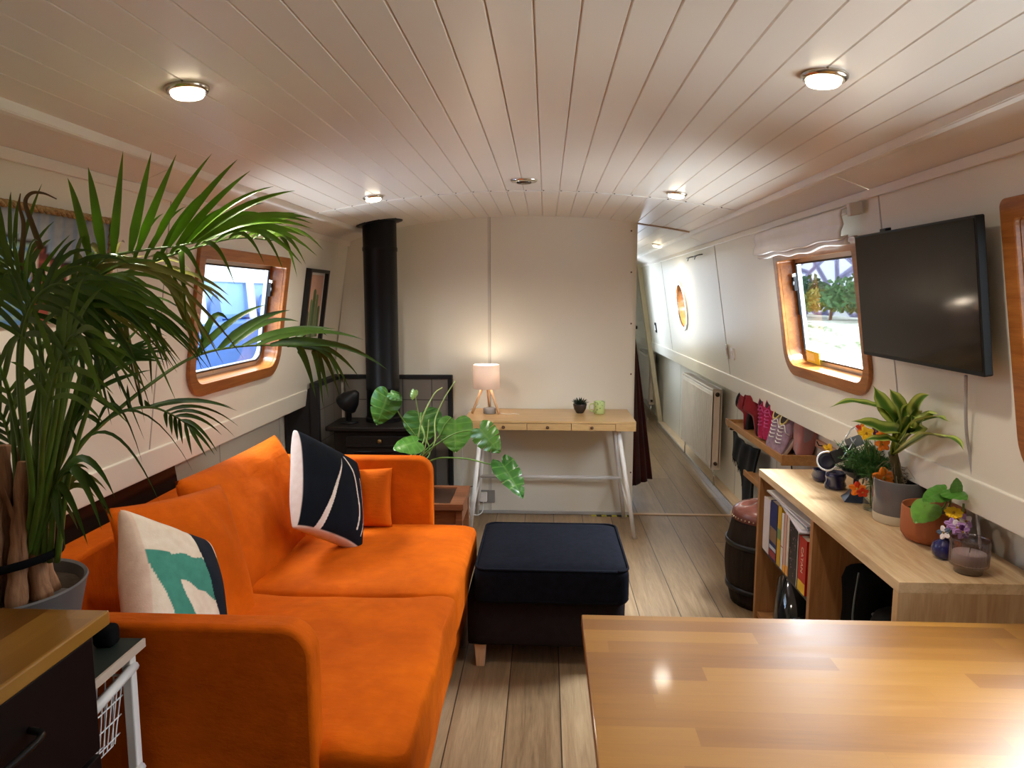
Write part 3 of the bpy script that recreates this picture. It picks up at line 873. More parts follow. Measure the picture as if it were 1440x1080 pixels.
# ------------------------------------------------------------------ dining table (foreground)
t = thing('dining_table', 'large varnished butcher-block table in the right foreground', 'table')
MB().box(.088, 1.36, .60, 1.618, .722, .75).build('tabletop', TABLEM, t, bevel=.003)
MB().box(.16, 1.30, .67, .69, .63, .722).box(.16, 1.30, 1.53, 1.55, .63, .722).box(.16, .18, .67, 1.55, .63, .722).box(1.28, 1.30, .67, 1.55, .63, .722).build('apron', OAKLAM, t)
for x in (.15, 1.24):
    for y in (.66, 1.50): MB().box(x, x + .06, y, y + .06, 0, .722).build('leg', OAKLAMZ, t, bevel=.004)
rebase(t, (.72, 1.1, 0))

# ------------------------------------------------------------------ kitchen counter (left foreground)
KB = mat('black_cabinet_front', (.006, .004, .004), .45, spec=.2)
t = thing('kitchen_cabinet', 'black kitchen drawer unit under the wooden worktop at bottom left', 'cabinet')
MB().box(-1.44, -.872, .05, 1.235, .0, .872).build('body', KB, t, bevel=.002)
for z0, z1 in ((.635, .862), (.33, .625), (.05, .32)):
    d = MB().box(-.872, -.852, .06, 1.235, z0, z1).build('drawer', KB, t, bevel=.002)
    hz = z1 - .075; mb = MB(); y0, y1 = .86, 1.06
    mb.tube(spline([(-.852, y0, hz), (-.822, y0 + .01, hz), (-.815, y0 + .05, hz), (-.815, y1 - .05, hz), (-.822, y1 - .01, hz), (-.852, y1, hz)], 5), .006, 8)
    mb.build('handle', mat('black_handle', (.02, .02, .02), .2, .6), d, True)
rebase(t, (-1.15, .64, 0))
tag(MB().box(-1.46, -.838, .03, 1.27, .872, .90).build('worktop', COUNTM, bevel=.003), 'varnished solid wood worktop at the bottom left corner', 'worktop')

# ------------------------------------------------------------------ trolley
t = thing('trolley', 'narrow white wire-basket trolley with a dark green top beside the sofa arm', 'trolley')
MB().box(-1.47, -.892, 1.275, 1.462, .728, .745).build('top', mat('dark_green_top', (.018, .026, .022), .5, spec=.15), t, bevel=.001)
MB().box(-.892, -.887, 1.275, 1.462, .726, .745).build('edge_strip', mat('pale_edge', (.52, .42, .34), .6), t)
for x, y in ((-.915, 1.44), (-1.45, 1.44), (-.915, 1.29), (-1.45, 1.29)):
    MB().box(x - .011, x + .011, y - .011, y + .011, 0, .728).build('post', METALW, t, bevel=.003)
for z in (.69, .45, .20):
    mb = MB(); mb.tube([(-.905, 1.445, z), (-.905, 1.28, z - .02)], .011, 8); mb.build('rail', METALW, t, True)
for z in (.67, .40):
    mb = MB()
    for k in range(9):
        y = 1.29 + k * .0175; mb.tube([(-.925, y, z), (-.945, 1.365 + (y - 1.365) * .8, z - .15)], .0016, 5)
    for k in range(4): mb.tube([(-.925 - .006 * k, 1.288, z - .045 * k), (-.925 - .006 * k, 1.435, z - .045 * k)], .0018, 5)
    for k in range(26):
        x = -.945 - k * .019; mb.tube([(x, 1.43, z), (x, 1.41, z - .15), (x, 1.31, z - .15), (x, 1.295, z)], .0016, 4)
    mb.tube([(-.925, 1.288, z), (-.925, 1.437, z), (-1.44, 1.437, z), (-1.44, 1.288, z), (-.925, 1.288, z)], .003, 6)
    mb.build('wire_basket', METALW, t)
rebase(t, (-1.18, 1.37, 0))
tag(softbox(.10, .045, .06, .03, 6, amp=.01, freq=8, seed=3).build('washing_bag', mat('indigo_packet', (.02, .02, .09), .4), smooth=True, loc=(-1.06, 1.365, .587)), 'indigo packet inside the top wire basket of the trolley', 'packet')
tag(softbox(.09, .04, .05, .03, 6, amp=.01, freq=8, seed=6).build('cloth_bundle', mat('crimson_cloth', (.30, .01, .03), .8), smooth=True, loc=(-1.04, 1.365, .308)), 'crimson cloth bundle in the lower wire basket of the trolley', 'cloth')
tag(softbox(.022, .022, .022, .012, 4, amp=.004, freq=12).build('black_pouch', mat('black_felt', (.006, .006, .007), .95, spec=.05), smooth=True, loc=(-.955, 1.43, .768)), 'small black object on the dark green trolley top beside the worktop', 'pouch')

# ------------------------------------------------------------------ dark panel between sofa and wall
t = thing('leaning_board', 'dark brown-black board leaning behind the sofa under the left gunwale', 'board')
M = basis((-1.50, 2.2, .42), (0, 1, 0), Vector((-.12, 0, .99)).normalized(), Vector((.99, 0, .12)).normalized())
MB().box(-.62, .60, -.38, .39, 0, .022).build('board', mat('dark_walnut', (.018, .010, .008), .22), t, bevel=.002, M=M)
MB().box(-.62, .60, .39, .398, -.004, .016).build('grey_edge', mat('grey_edge', (.25, .23, .23), .5), t, M=M)
rebase(t, (-1.46, 2.2, .0))

# ------------------------------------------------------------------ hearth and stove
t = thing('hearth_surround', 'slate-grey framed hearth surround with dark tiles in the far left corner', 'hearth')
TM = planks('hearth_tiles', 'x', .19, .19, .002, [(0, (.115, .10, .088)), (1, (.165, .145, .125))], (.05, .045, .04), rough=.3, grain=.5, bumpy=.3)
def tiles():
    s = NT('hearth_tile_grid'); b = s.n('ShaderNodeTexBrick'); b.offset = 0
    X, Y, Z = s.sep(s.obj()); s.link(s.comb(s.math('ADD', X, Y), Z, 0), b.inputs[0])
    b.inputs['Color1'].default_value = (.20, .18, .16, 1); b.inputs['Color2'].default_value = (.23, .21, .185, 1); b.inputs['Mortar'].default_value = (.05, .045, .04, 1)
    b.inputs['Scale'].default_value = 1; b.inputs['Brick Width'].default_value = .2; b.inputs['Row Height'].default_value = .2; b.inputs['Mortar Size'].default_value = .003
    s.set(Base_Color=b.outputs[0], Roughness=.3); return s.m
TM = tiles()
MB().box(-1.38, -.66, 4.775, 4.80, .06, .945).build('tiled_back', TM, t)
MB().box(-1.40, -.634, 4.762, 4.806, .945, .970).box(-.664, -.634, 4.762, 4.806, .06, .945).build('back_frame', SLATE, t, bevel=.003)
MB().box(-1.425, -1.40, 4.30, 4.775, .06, .945).build('tiled_side', TM, t)
MB().box(-1.45, -1.395, 4.27, 4.80, .945, .972).box(-1.45, -1.395, 4.262, 4.30, .0, .945).build('side_frame', SLATE, t, bevel=.003)
P = [(-1.612, 0), (-1.43, 0), (-1.43, .955), (-1.475, .925), (-1.49, .825), (-1.612, .80)]
MB().prism(P, -4.30, -4.272, M=XZ).build('end_board', SLATE, t, bevel=.002)
MB().box(-1.395, -.634, 4.05, 4.76, 0, .06).build('plinth', SLATE, t, bevel=.004)
rebase(t, (-1.0, 4.5, 0))

t = thing('wood_stove', 'dark cast-iron wood stove standing on the hearth, its black flue rising to the ceiling', 'stove')
MB().prism(rrect(-1.345, -.665, 4.20, 4.56, .03), .685, .712).build('top_plate', STOVE, t, 'auto', bevel=.006)
MB().box(-1.30, -.71, 4.24, 4.53, .13, .685).build('body', STOVE, t, bevel=.012)
d = MB().box(-1.22, -.79, 4.225, 4.24, .22, .655).build('door', STOVE, t, bevel=.006)
MB().box(-1.17, -.84, 4.219, 4.225, .28, .56).build('door_glass', mat('stove_glass', (.008, .006, .006), .1), d, bevel=.002)
MB().box(-1.22, -.79, 4.217, 4.228, .585, .60).build('door_rib', STOVE, d, bevel=.002)
MB().lathe([(.006, 0), (.006, .02), (.014, .024), (.014, .034), (.006, .038)], 16, M=basis((-1.005, 4.222, .628), (1, 0, 0), (0, 0, 1), (0, -1, 0))).build('door_knob', mat('brass_knob', (.25, .16, .06), .35, .9), d, True)
for x in (-1.25, -.76):
    for y in (4.29, 4.48): MB().lathe([(.022, .06), (.028, .13)], 14).build('foot', STOVE, t, loc=(x, y, 0))
FL = mat('flue_black', (.004, .004, .005), .38, spec=.2)
mb = MB().lathe([(.112, .712), (.112, .735), (.104, .745), (.104, .91), (.106, .915), (.106, .93), (.104, .935), (.104, 1.775), (.108, 1.782), (.108, 1.80), (.1045, 1.806), (.1045, 1.975)], 48)
mb.build('flue_pipe', FL, t, 'auto', loc=(-1.035, 4.45, 0))
MB().lathe([(.10, 0), (.155, -.006), (.155, -.012), (.105, -.016)], 48).build('ceiling_collar', FL, t, True, M=Matrix.Translation((-1.035, 4.45, 1.962)) @ Matrix.Rotation(-.17, 4, 'Y'))
MB().tube([(-1.02, 4.335, .80), (-.95, 4.33, .805), (-.93, 4.33, .815)], .006, 8).build('damper_lever', CHROME, t, True)
rebase(t, (-1.0, 4.4, .06))

t = thing('stove_lamp', 'small black desk lamp with a tilted dish head standing on the stove top', 'lamp')
MB().lathe([(.06, 0), (.06, .008), (.012, .014)], 28).build('base', BLACKM, t, True, loc=(-1.235, 4.36, .712))
MB().lathe([(.018, .0), (.018, .07), (.012, .10)], 16).build('post', BLACKM, t, True, loc=(-1.235, 4.36, .72))
M = Matrix.Translation((-1.22, 4.34, .86)) @ Matrix.Rotation(.75, 4, 'Y') @ Matrix.Rotation(.25, 4, 'X')
MB().lathe([(.072, -.045), (.074, -.04), (.060, .01), (.035, .05), (.018, .075), (.001, .08)], 32, M=M).build('shade', BLACKM, t, True)
MB().lathe([(.068, -.040), (.040, .0), (.001, .01)], 32, M=M, caps=False).build('reflector', CHROME, t, True)
rebase(t, (-1.235, 4.36, .712))

# ------------------------------------------------------------------ side table with the swiss cheese plant
t = thing('side_table', 'low russet wooden side table between the sofa arm and the desk', 'side table')
MB().box(-1.06, -.428, 3.60, 3.62, .385, .42).box(-1.06, -.428, 3.94, 3.975, .385, .42).box(-.50, -.428, 3.62, 3.94, .385, .42).box(-1.06, -.98, 3.62, 3.94, .385, .42).build('top_frame', RUSSET, t, bevel=.002)
MB().box(-.98, -.50, 3.62, 3.94, .39, .412).build('sunken_panel', mat('dark_inlay', (.035, .014, .008), .3), t)
MB().box(-1.03, -.45, 3.63, 3.65, .30, .385).box(-.455, -.44, 3.63, 3.95, .30, .385).build('apron', RUSSET, t)
for x in (-1.05, -.47):
    for y in (3.615, 3.925): MB().box(x, x + .035, y, y + .035, 0, .385).build('leg', RUSSET, t, bevel=.002)
MB().box(-1.03, -.46, 3.63, 3.95, .10, .118).build('lower_shelf', RUSSET, t)
rebase(t, (-.74, 3.79, 0))
t = thing('magazine', 'grey-blue magazines stacked on the lower shelf of the russet side table', 'magazines')
for k in range(6): MB().box(-.76, -.52 + .004 * (k % 3), 3.66, 3.88, .119 + k * .02, .137 + k * .02).build('issue', mat('magazine_%d' % (k % 3), [(.22, .27, .33), (.45, .45, .45), (.08, .10, .14)][k % 3], .35), t)
rebase(t, (-.64, 3.77, .118))

# ------------------------------------------------------------------ desk
t = thing('desk', 'bamboo-topped desk with three slim drawers and white trestle legs against the partition', 'desk')
MB().box(-.506, .553, 4.30, 4.79, .728, .742).box(-.506, -.385, 4.302, 4.79, .682, .728).box(.430, .553, 4.302, 4.79, .682, .728).box(-.385, .430, 4.36, 4.79, .682, .728).build('top', BAMBOO, t, bevel=.002)
for i in range(3):
    x0 = -.383 + i * .2715
    d = MB().box(x0, x0 + .268, 4.303, 4.36, .684, .726).build('drawer', BAMBOO, t, bevel=.0015)
    MB().lathe([(.003, 0), (.008, .004), (.010, .012), (.004, .017)], 14, M=basis((x0 + .125, 4.303, .704), (1, 0, 0), (0, 0, 1), (0, -1, 0))).build('knob', mat('leather_knob', (.12, .06, .03), .5), d, True)
for sx, xt, xf, xr in ((-1, -.400, -.474, -.470), (1, .452, .560, .538)):
    mb = MB().tube([(xt, 4.36, .682), (xf, 4.318, 0)], .0135, 12); mb.build('leg', METALW, t, True)
    mb = MB().tube([(xt, 4.70, .682), (xr, 4.742, 0)], .0135, 12); mb.build('leg', METALW, t, True)
    k = .285 / .682; xm = xr + (xt - xr) * k
    MB().tube([(xm, 4.72, .285), (xf + (xt - xf) * .22, 4.328, .15)], .007, 8).build('brace', METALW, t, True)
MB().tube([(-.440, 4.72, .285), (.503, 4.72, .285)], .013, 12).build('crossbar', METALW, t, True)
rebase(t, (.02, 4.54, 0))

# table lamp
t = thing('table_lamp', 'lit table lamp with pale pink drum shade on wooden tripod at left of desk', 'lamp', (-.385, 4.58, .742))
s = NT('lamp_shade'); s.set(Base_Color=(.80, .70, .66), Roughness=.8)
tr = s.n('ShaderNodeBsdfTranslucent'); tr.inputs[0].default_value = (.85, .76, .68, 1); mx = s.n('ShaderNodeMixShader'); mx.inputs[0].default_value = .25
s.link(s.b.outputs[0], mx.inputs[1]); s.link(tr.outputs[0], mx.inputs[2]); s.link(mx.outputs[0], s.out.inputs[0])
MB().lathe([(.083, .165), (.086, .167), (.086, .318), (.083, .320), (.0825, .318), (.0825, .167)], 48, caps=False).build('shade', s.m, t, True)
for k, a in enumerate((200, 330, 80)):
    a = math.radians(a); MB().tube([(.028 * cos(a), .028 * sin(a), .17), (.098 * cos(a), .075 * sin(a), .003)], [.0095, .008], 10).build('leg', PINE, t, True)
MB().lathe([(.03, .165), (.03, .178)], 20).build('collar', PINE, t, True)
MB().lathe([(.014, .178), (.014, .21), (.022, .225), (.03, .25), (.026, .275), (.001, .288)], 20).build('bulb', LENS, t, True)
l = bpy.data.lights.new('lamp', 'POINT'); l.energy = 1.3; l.color = (1, .84, .64); l.shadow_soft_size = .03
o = bpy.data.objects.new('lamp', l); COL.objects.link(o); o.parent = t; o.location = (0, 0, .305)
tag(MB().lathe([(.038, 0), (.042, .004), (.042, .032), (.037, .037), (.001, .037)], 32).build('round_speaker', mat('grey_fabric_puck', (.30, .29, .29), .8), smooth=True, loc=(-.365, 4.58, .742)), 'small round grey speaker between the legs of the table lamp', 'speaker')
mb = MB(); mb.tube(spline([(-.43, 4.57, .80), (-.47, 4.56, .77), (-.515, 4.56, .745), (-.535, 4.58, .70), (-.55, 4.62, .55), (-.555, 4.66, .3), (-.56, 4.70, .12), (-.50, 4.72, .03), (-.46, 4.74, .10)]), .0028, 6)
mb.tube(spline([(-.30, 4.56, .746), (-.24, 4.53, .746), (-.20, 4.55, .746), (-.17, 4.52, .746)]), .0022, 6)
tag(mb.build('lamp_cable', METALW, smooth=True), 'thin white lamp cable running over the desk edge to the floor', 'cable')

# succulent
t = thing('potted_succulent', 'small dark bowl-shaped pot with a spiky dark succulent on the desk', 'succulent', (.225, 4.62, .742))
MB().lathe([(.020, 0), (.026, .004), (.040, .03), (.046, .058), (.044, .062), (.040, .060), (.036, .05)], 32).build('pot', mat('dark_glaze', (.035, .025, .022), .25), t, True)
MB().lathe([(.001, .052), (.040, .050)], 20, caps=False).build('soil', mat('soil', (.04, .025, .015), .95, bump=.6), t)
def spike(mb, base, dir_, L, w_, up=(0, 0, 1)):
    d = Vector(dir_).normalized(); s_ = d.cross(Vector(up)); s_ = s_.normalized() if s_.length > .05 else Vector((1, 0, 0)); n_ = s_.cross(d)
    vs = []; prof = [(0, .6), (.3, 1), (.65, .8), (1, .03)]
    for tt, k in prof:
        c = Vector(base) + d * L * tt + n_ * (.12 * L * tt * tt)
        for a in range(6): vs.append(c + s_ * cos(a * pi / 3) * w_ * k + n_ * sin(a * pi / 3) * w_ * .45 * k)
    mb.add(vs, [(i * 6 + a, i * 6 + (a + 1) % 6, (i + 1) * 6 + (a + 1) % 6, (i + 1) * 6 + a) for i in range(3) for a in range(6)])
mb = MB()
for k in range(26):
    a = k * 2.4; e = .25 + .95 * k / 26
    spike(mb, (.006 * cos(a), .006 * sin(a), .055), (cos(a) * cos(e), sin(a) * cos(e), sin(e)), .062 - .001 * k * .5, .0075)
mb.build('leaves', mat('succulent_green', (.014, .03, .018), .4), t, True)

def mug(name, label, loc, r, h, m, hang=180, parts=True):
    t = thing(name, label, 'mug', loc)
    MB().lathe([(r * .9, 0), (r, .004), (r, h - .002), (r - .0015, h), (r - .004, h - .002), (r - .004, .006), (.001, .005)], 32).build('cup_body', m, t, True)
    a = math.radians(hang); mb = MB(); c, s_ = cos(a), sin(a)
    mb.tube(spline([(r * c * .97, r * s_ * .97, h * .82), ((r + .02) * c, (r + .02) * s_, h * .78), ((r + .028) * c, (r + .028) * s_, h * .5), ((r + .018) * c, (r + .018) * s_, h * .24), (r * c * .97, r * s_ * .97, h * .2)]), .0042, 8)
    mb.build('handle', m, t, True); return t
s = NT('mug_green'); v = s.n('ShaderNodeTexVoronoi'); s.link(s.obj(), v.inputs['Vector']); v.inputs['Scale'].default_value = 60
s.set(Base_Color=s.mix(s.math('LESS_THAN', v.outputs['Distance'], .28), (.46, .56, .22), (.20, .30, .12)), Roughness=.25)
mug('mug', 'light green speckled mug beside the succulent on the desk', (.350, 4.60, .742), .036, .082, s.m, 185)

# wall socket and plugs
t = thing('wall_socket', 'grey double wall socket with a white plug low on the partition under the desk', 'socket', (-.40, YP, .12))
MB().prism(rrect(-.052, .052, -.045, .045, .006), 0, .009, M=XZ).build('plate', mat('socket_grey', (.34, .33, .32), .4, .4), t, bevel=.002)
MB().box(-.05, .0, -.048, -.009, -.03, .035).build('plug', WHITE, t, bevel=.006)
mb = MB(); p = Vector((-.425, 4.77, .09))
mb.tube(spline([p, (-.43, 4.75, .03), (-.46, 4.72, .012), (-.50, 4.70, .03), (-.52, 4.71, .10), (-.50, 4.74, .16)]), .0035, 6)
tag(mb.build('plug_cable', METALW, smooth=True), 'white cable looping from the plug in the wall socket', 'cable')
mb = MB(); mb.tube(spline([(-.45, 4.79, .16), (-.49, 4.76, .20), (-.53, 4.74, .19), (-.57, 4.72, .12), (-.58, 4.7, .02)]), .0028, 6)
tag(mb.build('dark_cable', mat('black_cable', (.02, .02, .02), .5), smooth=True), 'black cable curving down beside the left desk legs', 'cable')
t = thing('extension_block', 'white extension block on the floor beside the left front desk leg', 'extension lead', (-.505, 4.38, 0))
MB().box(-.025, .025, -.02, .02, 0, .11).build('block', WHITE, t, bevel=.006)
MB().box(-.012, .012, -.024, -.02, .02, .09).build('socket_face', mat('socket_face_grey', (.45, .44, .43), .5), t)  # plain mid-grey face plate on the front of the block

# ------------------------------------------------------------------ curtain at the corridor mouth
t = thing('door_curtain', 'dark maroon curtain hanging at the corridor doorway beside the partition', 'curtain')
def cf(u, v):
    z = 1.30 - v * 1.13; wd = .010 + .155 * v ** .9
    x = .612 + wd * (1 - abs(2 * u - 1)) + .008 * sin(u * 40) * v; y = 5.15 + (u - .5) * (.10 + .35 * v) + .02 * sin(u * 31 + 1) * v
    return (x, y, z)
MB().grid(cf, 60, 24).build('cloth', mat('maroon_cloth', (.040, .004, .004), .9, var=.2, sheen=.05), t, True, solid=.006)
MB().lathe([(.012, 0), (.012, .05)], 12, M=basis((.604, 5.15, 1.28), (0, 1, 0), (0, 0, 1), (1, 0, 0))).build('hook', BLACKM, t)
rebase(t, (.66, 5.15, .15))

# ------------------------------------------------------------------ shelf cabinet on the right
t = thing('shelf_cabinet', 'low light-oak open shelf cabinet along the right wall', 'shelf cabinet')
X0, X1, CY0, CY1 = .975, 1.375, 1.925, 3.225
MB().box(X0, X1, CY0, CY1, .688, .72).build('top', OAKLAM, t, bevel=.0015)
MB().box(X0, X1, CY0, CY0 + .030, 0, .688).build('side_panel', OAKLAMZ, t, bevel=.0015)
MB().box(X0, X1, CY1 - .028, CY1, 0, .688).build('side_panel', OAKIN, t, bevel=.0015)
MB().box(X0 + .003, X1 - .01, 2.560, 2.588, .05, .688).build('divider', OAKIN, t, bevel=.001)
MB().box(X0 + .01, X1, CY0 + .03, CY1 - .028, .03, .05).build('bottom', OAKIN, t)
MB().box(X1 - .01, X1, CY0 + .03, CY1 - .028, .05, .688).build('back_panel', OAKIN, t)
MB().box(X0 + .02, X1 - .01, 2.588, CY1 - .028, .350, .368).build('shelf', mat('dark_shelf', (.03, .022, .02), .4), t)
rebase(t, (1.17, 2.57, 0))

bz = .368
def book(px0, px1, py, col, label, depth=.17, top=None, parts=None, w2=None):
    ya = atx(px0, 740, .99).y; yb_ = atx(px1, 740, .99).y; h = atx((px0 + px1) / 2, py, .99).z - bz
    yc = (ya + yb_) / 2; th = abs(ya - yb_) - .002
    t = thing('book', label, 'book', (.99, yc, bz), 'books on the cabinet shelf')
    MB().box(0, depth, -th / 2 + .0015, th / 2 - .0015, .002, h - .003).build('pages', mat('book_pages', (.66, .58, .47), .9), t)
    mb = MB().box(-.002, depth + .003, -th / 2, -th / 2 + .0015, 0, h).box(-.002, depth + .003, th / 2 - .0015, th / 2, 0, h).box(-.003, .0, -th / 2, th / 2, 0, h)
    mb.build('cover', mat('cover_%d' % px0, col, .45), t)
    for (a, b, c) in (parts or []):
        MB().box(-.0038, -.003, -th / 2 * .92, th / 2 * .92, a * h, b * h).build('spine_band', mat('band_%d_%d' % (px0, int(a * 100)), c, .5), t)
    return t, th, h
book(1074, 1083, 700, (.60, .52, .50), 'tall pale pinkish-white book at the far end of the shelf row')
book(1083.5, 1094, 706, (.005, .012, .10), 'navy book with a sunset city photograph on its spine', parts=[(.30, .55, (.22, .13, .07)), (.16, .22, (.5, .5, .55)), (.02, .14, (.25, .03, .03))])
book(1094.5, 1099.5, 711, (.55, .31, .01), 'slim yellow book with green marks on the spine', parts=[(.45, .62, (.15, .25, .08))])
book(1100, 1103.5, 722, (.68, .62, .54), 'slim cream-white book beside the yellow book', parts=[(.40, .42, (.3, .1, .1))])
book(1104, 1107.5, 722, (.60, .33, .26), 'slim salmon-spined book in the middle of the row', parts=[(.0, .12, (.80, .33, .02))])
book(1108, 1111.5, 723, (.62, .52, .42), 'slim beige book left of the black floral book', parts=[(.0, .16, (.78, .32, .03))])
t, th, h = book(1112, 1123, 731, (.012, .010, .014), 'thick black book with small pale flower motifs')
mb = MB(); random.seed(3)
for k in range(34):
    yy = random.uniform(-th * .4, th * .4); zz = random.uniform(.02, h - .02); r = random.uniform(.001, .0035)
    mb.lathe([(r, 0), (r * .5, .0006)], 6, M=basis((-.003, yy, zz), (0, -1, 0), (0, 0, 1), (-1, 0, 0)))
mb.build('flower_motifs', mat('motif_mauve', (.42, .28, .33), .6), t)
book(1123.6, 1125.2, 741, (.38, .36, .30), 'very thin grey booklet beside the black floral book')
t, th, h = book(1126, 1137.5, 758, (.42, .012, .006), 'red game box with pale lettering and a yellow lower band at the row end', parts=[(.0, .20, (.72, .45, .02))])
t.name = 'game_box'; t['category'] = 'box'; del t['group']
fc = bpy.data.curves.new('spine_lettering', 'FONT'); fc.body = 'CATAN'; fc.size = .030; fc.extrude = .0003; fc.align_x = 'CENTER'; fc.align_y = 'CENTER'
tmp = bpy.data.objects.new('tmp', fc); COL.objects.link(tmp); bpy.context.view_layer.update()
me = bpy.data.meshes.new_from_object(tmp); bpy.data.objects.remove(tmp); me.materials.clear()
o = bpy.data.objects.new('spine_lettering', me); COL.objects.link(o); o.parent = t; me.materials.append(mat('lettering_cream', (.75, .60, .45), .5))
o.matrix_basis = basis((-.0042, 0, h * .60), (0, 0, -1), (0, -1, 0), (-1, 0, 0))
t = thing('paper_stack', 'pile of pale magazines lying on top of the row of books', 'magazines', (1.07, 2.85, .615))
for k in range(5):
    M = Matrix.Translation((.0 + .004 * (k % 3), .02 * (k % 2), .002 + k * .007)) @ Matrix.Rotation(.05 * (k - 2), 4, 'Z') @ Matrix.Rotation(.055, 4, 'X')
    MB().box(-.085, .11, -.20, .23, 0, .006).build('issue', mat('issue_%d' % (k % 3), [(.66, .60, .66), (.60, .57, .56), (.25, .28, .33)][k % 3], .4), t, M=M, bevel=.001)
# lower left bay
t = thing('black_canister', 'glossy black cylinder lying tilted on the cabinet floor below the books', 'canister', (1.12, 2.97, .05))
M = Matrix.Translation((-.035, 0.0, .125)) @ Matrix.Rotation(-.62, 4, 'X') @ Matrix.Rotation(.25, 4, 'Y')
MB().lathe([(.001, -.12), (.088, -.12), (.092, -.114), (.092, .105), (.088, .115), (.076, .118)], 40, M=M).build('barrel', mat('gloss_black', (.012, .012, .012), .07, coat=.6), t, 'auto')
MB().lathe([(.076, .114), (.076, .122), (.07, .126), (.001, .128)], 40, M=M).build('lid', CHROME, t, True)
M2 = Matrix.Translation((-.05, -.14, .065)) @ Matrix.Rotation(-.9, 4, 'X')
MB().lathe([(.001, -.07), (.045, -.07), (.048, .06), (.001, .065)], 28, M=M2).build('black_canister_small', mat('gloss_black', (.01, .01, .01)), t, 'auto')
# right bay
t = thing('black_bin', 'black rounded bin with a grey rim inside the right cabinet bay', 'bin', (1.17, 2.14, .05))
softbox(.14, .145, .22, .06, 8, amp=.006, freq=5).build('bin_body', mat('bin_black', (.005, .005, .005), .5, spec=.1), t, True, loc=(0.02, 0, .24))
MB().tube([(-.115 + .02, .13 - k * .026, .42 - .035 * sin(pi * k / 10)) for k in range(11)], .007, 8).build('rim', mat('bin_rim', (.10, .10, .10), .4), t, True)
tag(softbox(.13, .11, .25, .06, 8, amp=.02, freq=6, seed=9).build('black_bag', mat('bag_black', (.004, .004, .004), .9, spec=.05), smooth=True, loc=(1.19, 2.425, .31)), 'soft black bag beside the divider in the right cabinet bay', 'bag')
mb = MB(); mb.tube(spline([(1.03, 2.292, .60), (1.02, 2.295, .45), (1.03, 2.29, .3), (1.02, 2.29, .053)]), .003, 6)
tag(mb.build('bay_cable', mat('grey_green_cable', (.10, .12, .11), .4), smooth=True), 'thin grey cable hanging inside the right cabinet bay', 'cable')

# ------------------------------------------------------------------ barrel stool
t = thing('barrel_stool', 'dark barrel stool with a buttoned pink-brown leather seat behind the shelf cabinet', 'stool', (1.085, 3.435, 0))
BAR = wood('barrel_stave', (.010, .006, .0045), (.026, .016, .011), 'z', .55, 1.2)
mb = MB()
prof = [(.155 + .035 * sin(pi * k / 14), .44 * k / 14) for k in range(15)]
mb.lathe(prof, 72, rfn=lambda a, z: 1 - .012 * (abs(sin(a * 9)) < .12)); mb.build('barrel', BAR, t, True)
for z, r in ((.09, .181), (.31, .187)): MB().lathe([(r - .004, z - .012), (r + .003, z - .012), (r + .003, z + .012), (r - .004, z + .012)], 48, caps=False).build('hoop', mat('barrel_hoop', (.02, .018, .018), .4, .6), t, True)
LEA = mat('leather_seat', (.12, .038, .026), .26, var=.2, scale=20)
mb = MB(); R = .165; V = []; NR, NS = 22, 64
def dome(r, a):
    z = .445 + .065 * sqrt(max(0, 1 - (r / R) ** 2.6)); d = 0
    for k in range(7):
        bx, by = (0, 0) if k == 0 else (.085 * cos(k * pi / 3), .085 * sin(k * pi / 3))
        x, y = r * cos(a) - bx, r * sin(a) - by; d += .018 * math.exp(-(x * x + y * y) / .0006)
    f = .007 * abs(sin(a * 3)) ** .3 * min(1, r / .05) * (1 - r / R)
    return z - d - .005 + f
vs = [(r * cos(a), r * sin(a), dome(r, a)) for r in [R * k / NR for k in range(1, NR + 1)] for a in [2 * pi * q / NS for q in range(NS)]]
vs += [(R * cos(2 * pi * q / NS), R * sin(2 * pi * q / NS), .425) for q in range(NS)]
mb.add(vs, [(i * NS + q, (i + 1) * NS + q, (i + 1) * NS + (q + 1) % NS, i * NS + (q + 1) % NS) for i in range(NR) for q in range(NS)] + [tuple(range(NS))])
mb.build('leather_seat', LEA, t, True)
mb = MB()
for k in range(48): mb.sphere((R * 1.005 * cos(2 * pi * k / 48), R * 1.005 * sin(2 * pi * k / 48), .437), .004, 8, 5)
mb.build('stud_row', mat('brass_stud', (.45, .32, .18), .3, 1), t, True)

# ------------------------------------------------------------------ shoe rack and what hangs on it
RW_ = wood('rack_wood', (.34, .15, .045), (.48, .24, .08), 'y', .4)
t = thing('shoe_rack', 'long orange-brown wooden shoe shelf on the right hull side behind the cabinet', 'shoe rack')
MB().box(1.225, 1.40, 3.66, 4.72, .655, .668).build('shelf', RW_, t, bevel=.002)
MB().box(1.215, 1.228, 3.66, 4.80, .645, .685).build('front_rail', RW_, t, bevel=.002)
MB().box(1.215, 1.40, 3.645, 3.66, .635, .69).build('end_cheek', RW_, t, bevel=.002)
MB().box(1.215, 1.40, 4.72, 4.735, .635, .69).build('end_cheek', RW_, t, bevel=.002)
rebase(t, (1.3, 4.19, .655))
t = thing('shoe_rack', 'shorter lower wooden shoe shelf below the one with the shoes', 'shoe rack')
MB().box(1.25, 1.40, 3.60, 4.42, .400, .412).build('shelf', RW_, t, bevel=.002)
MB().box(1.24, 1.252, 3.60, 4.42, .390, .425).build('front_rail', RW_, t, bevel=.002)
rebase(t, (1.32, 4.0, .40))

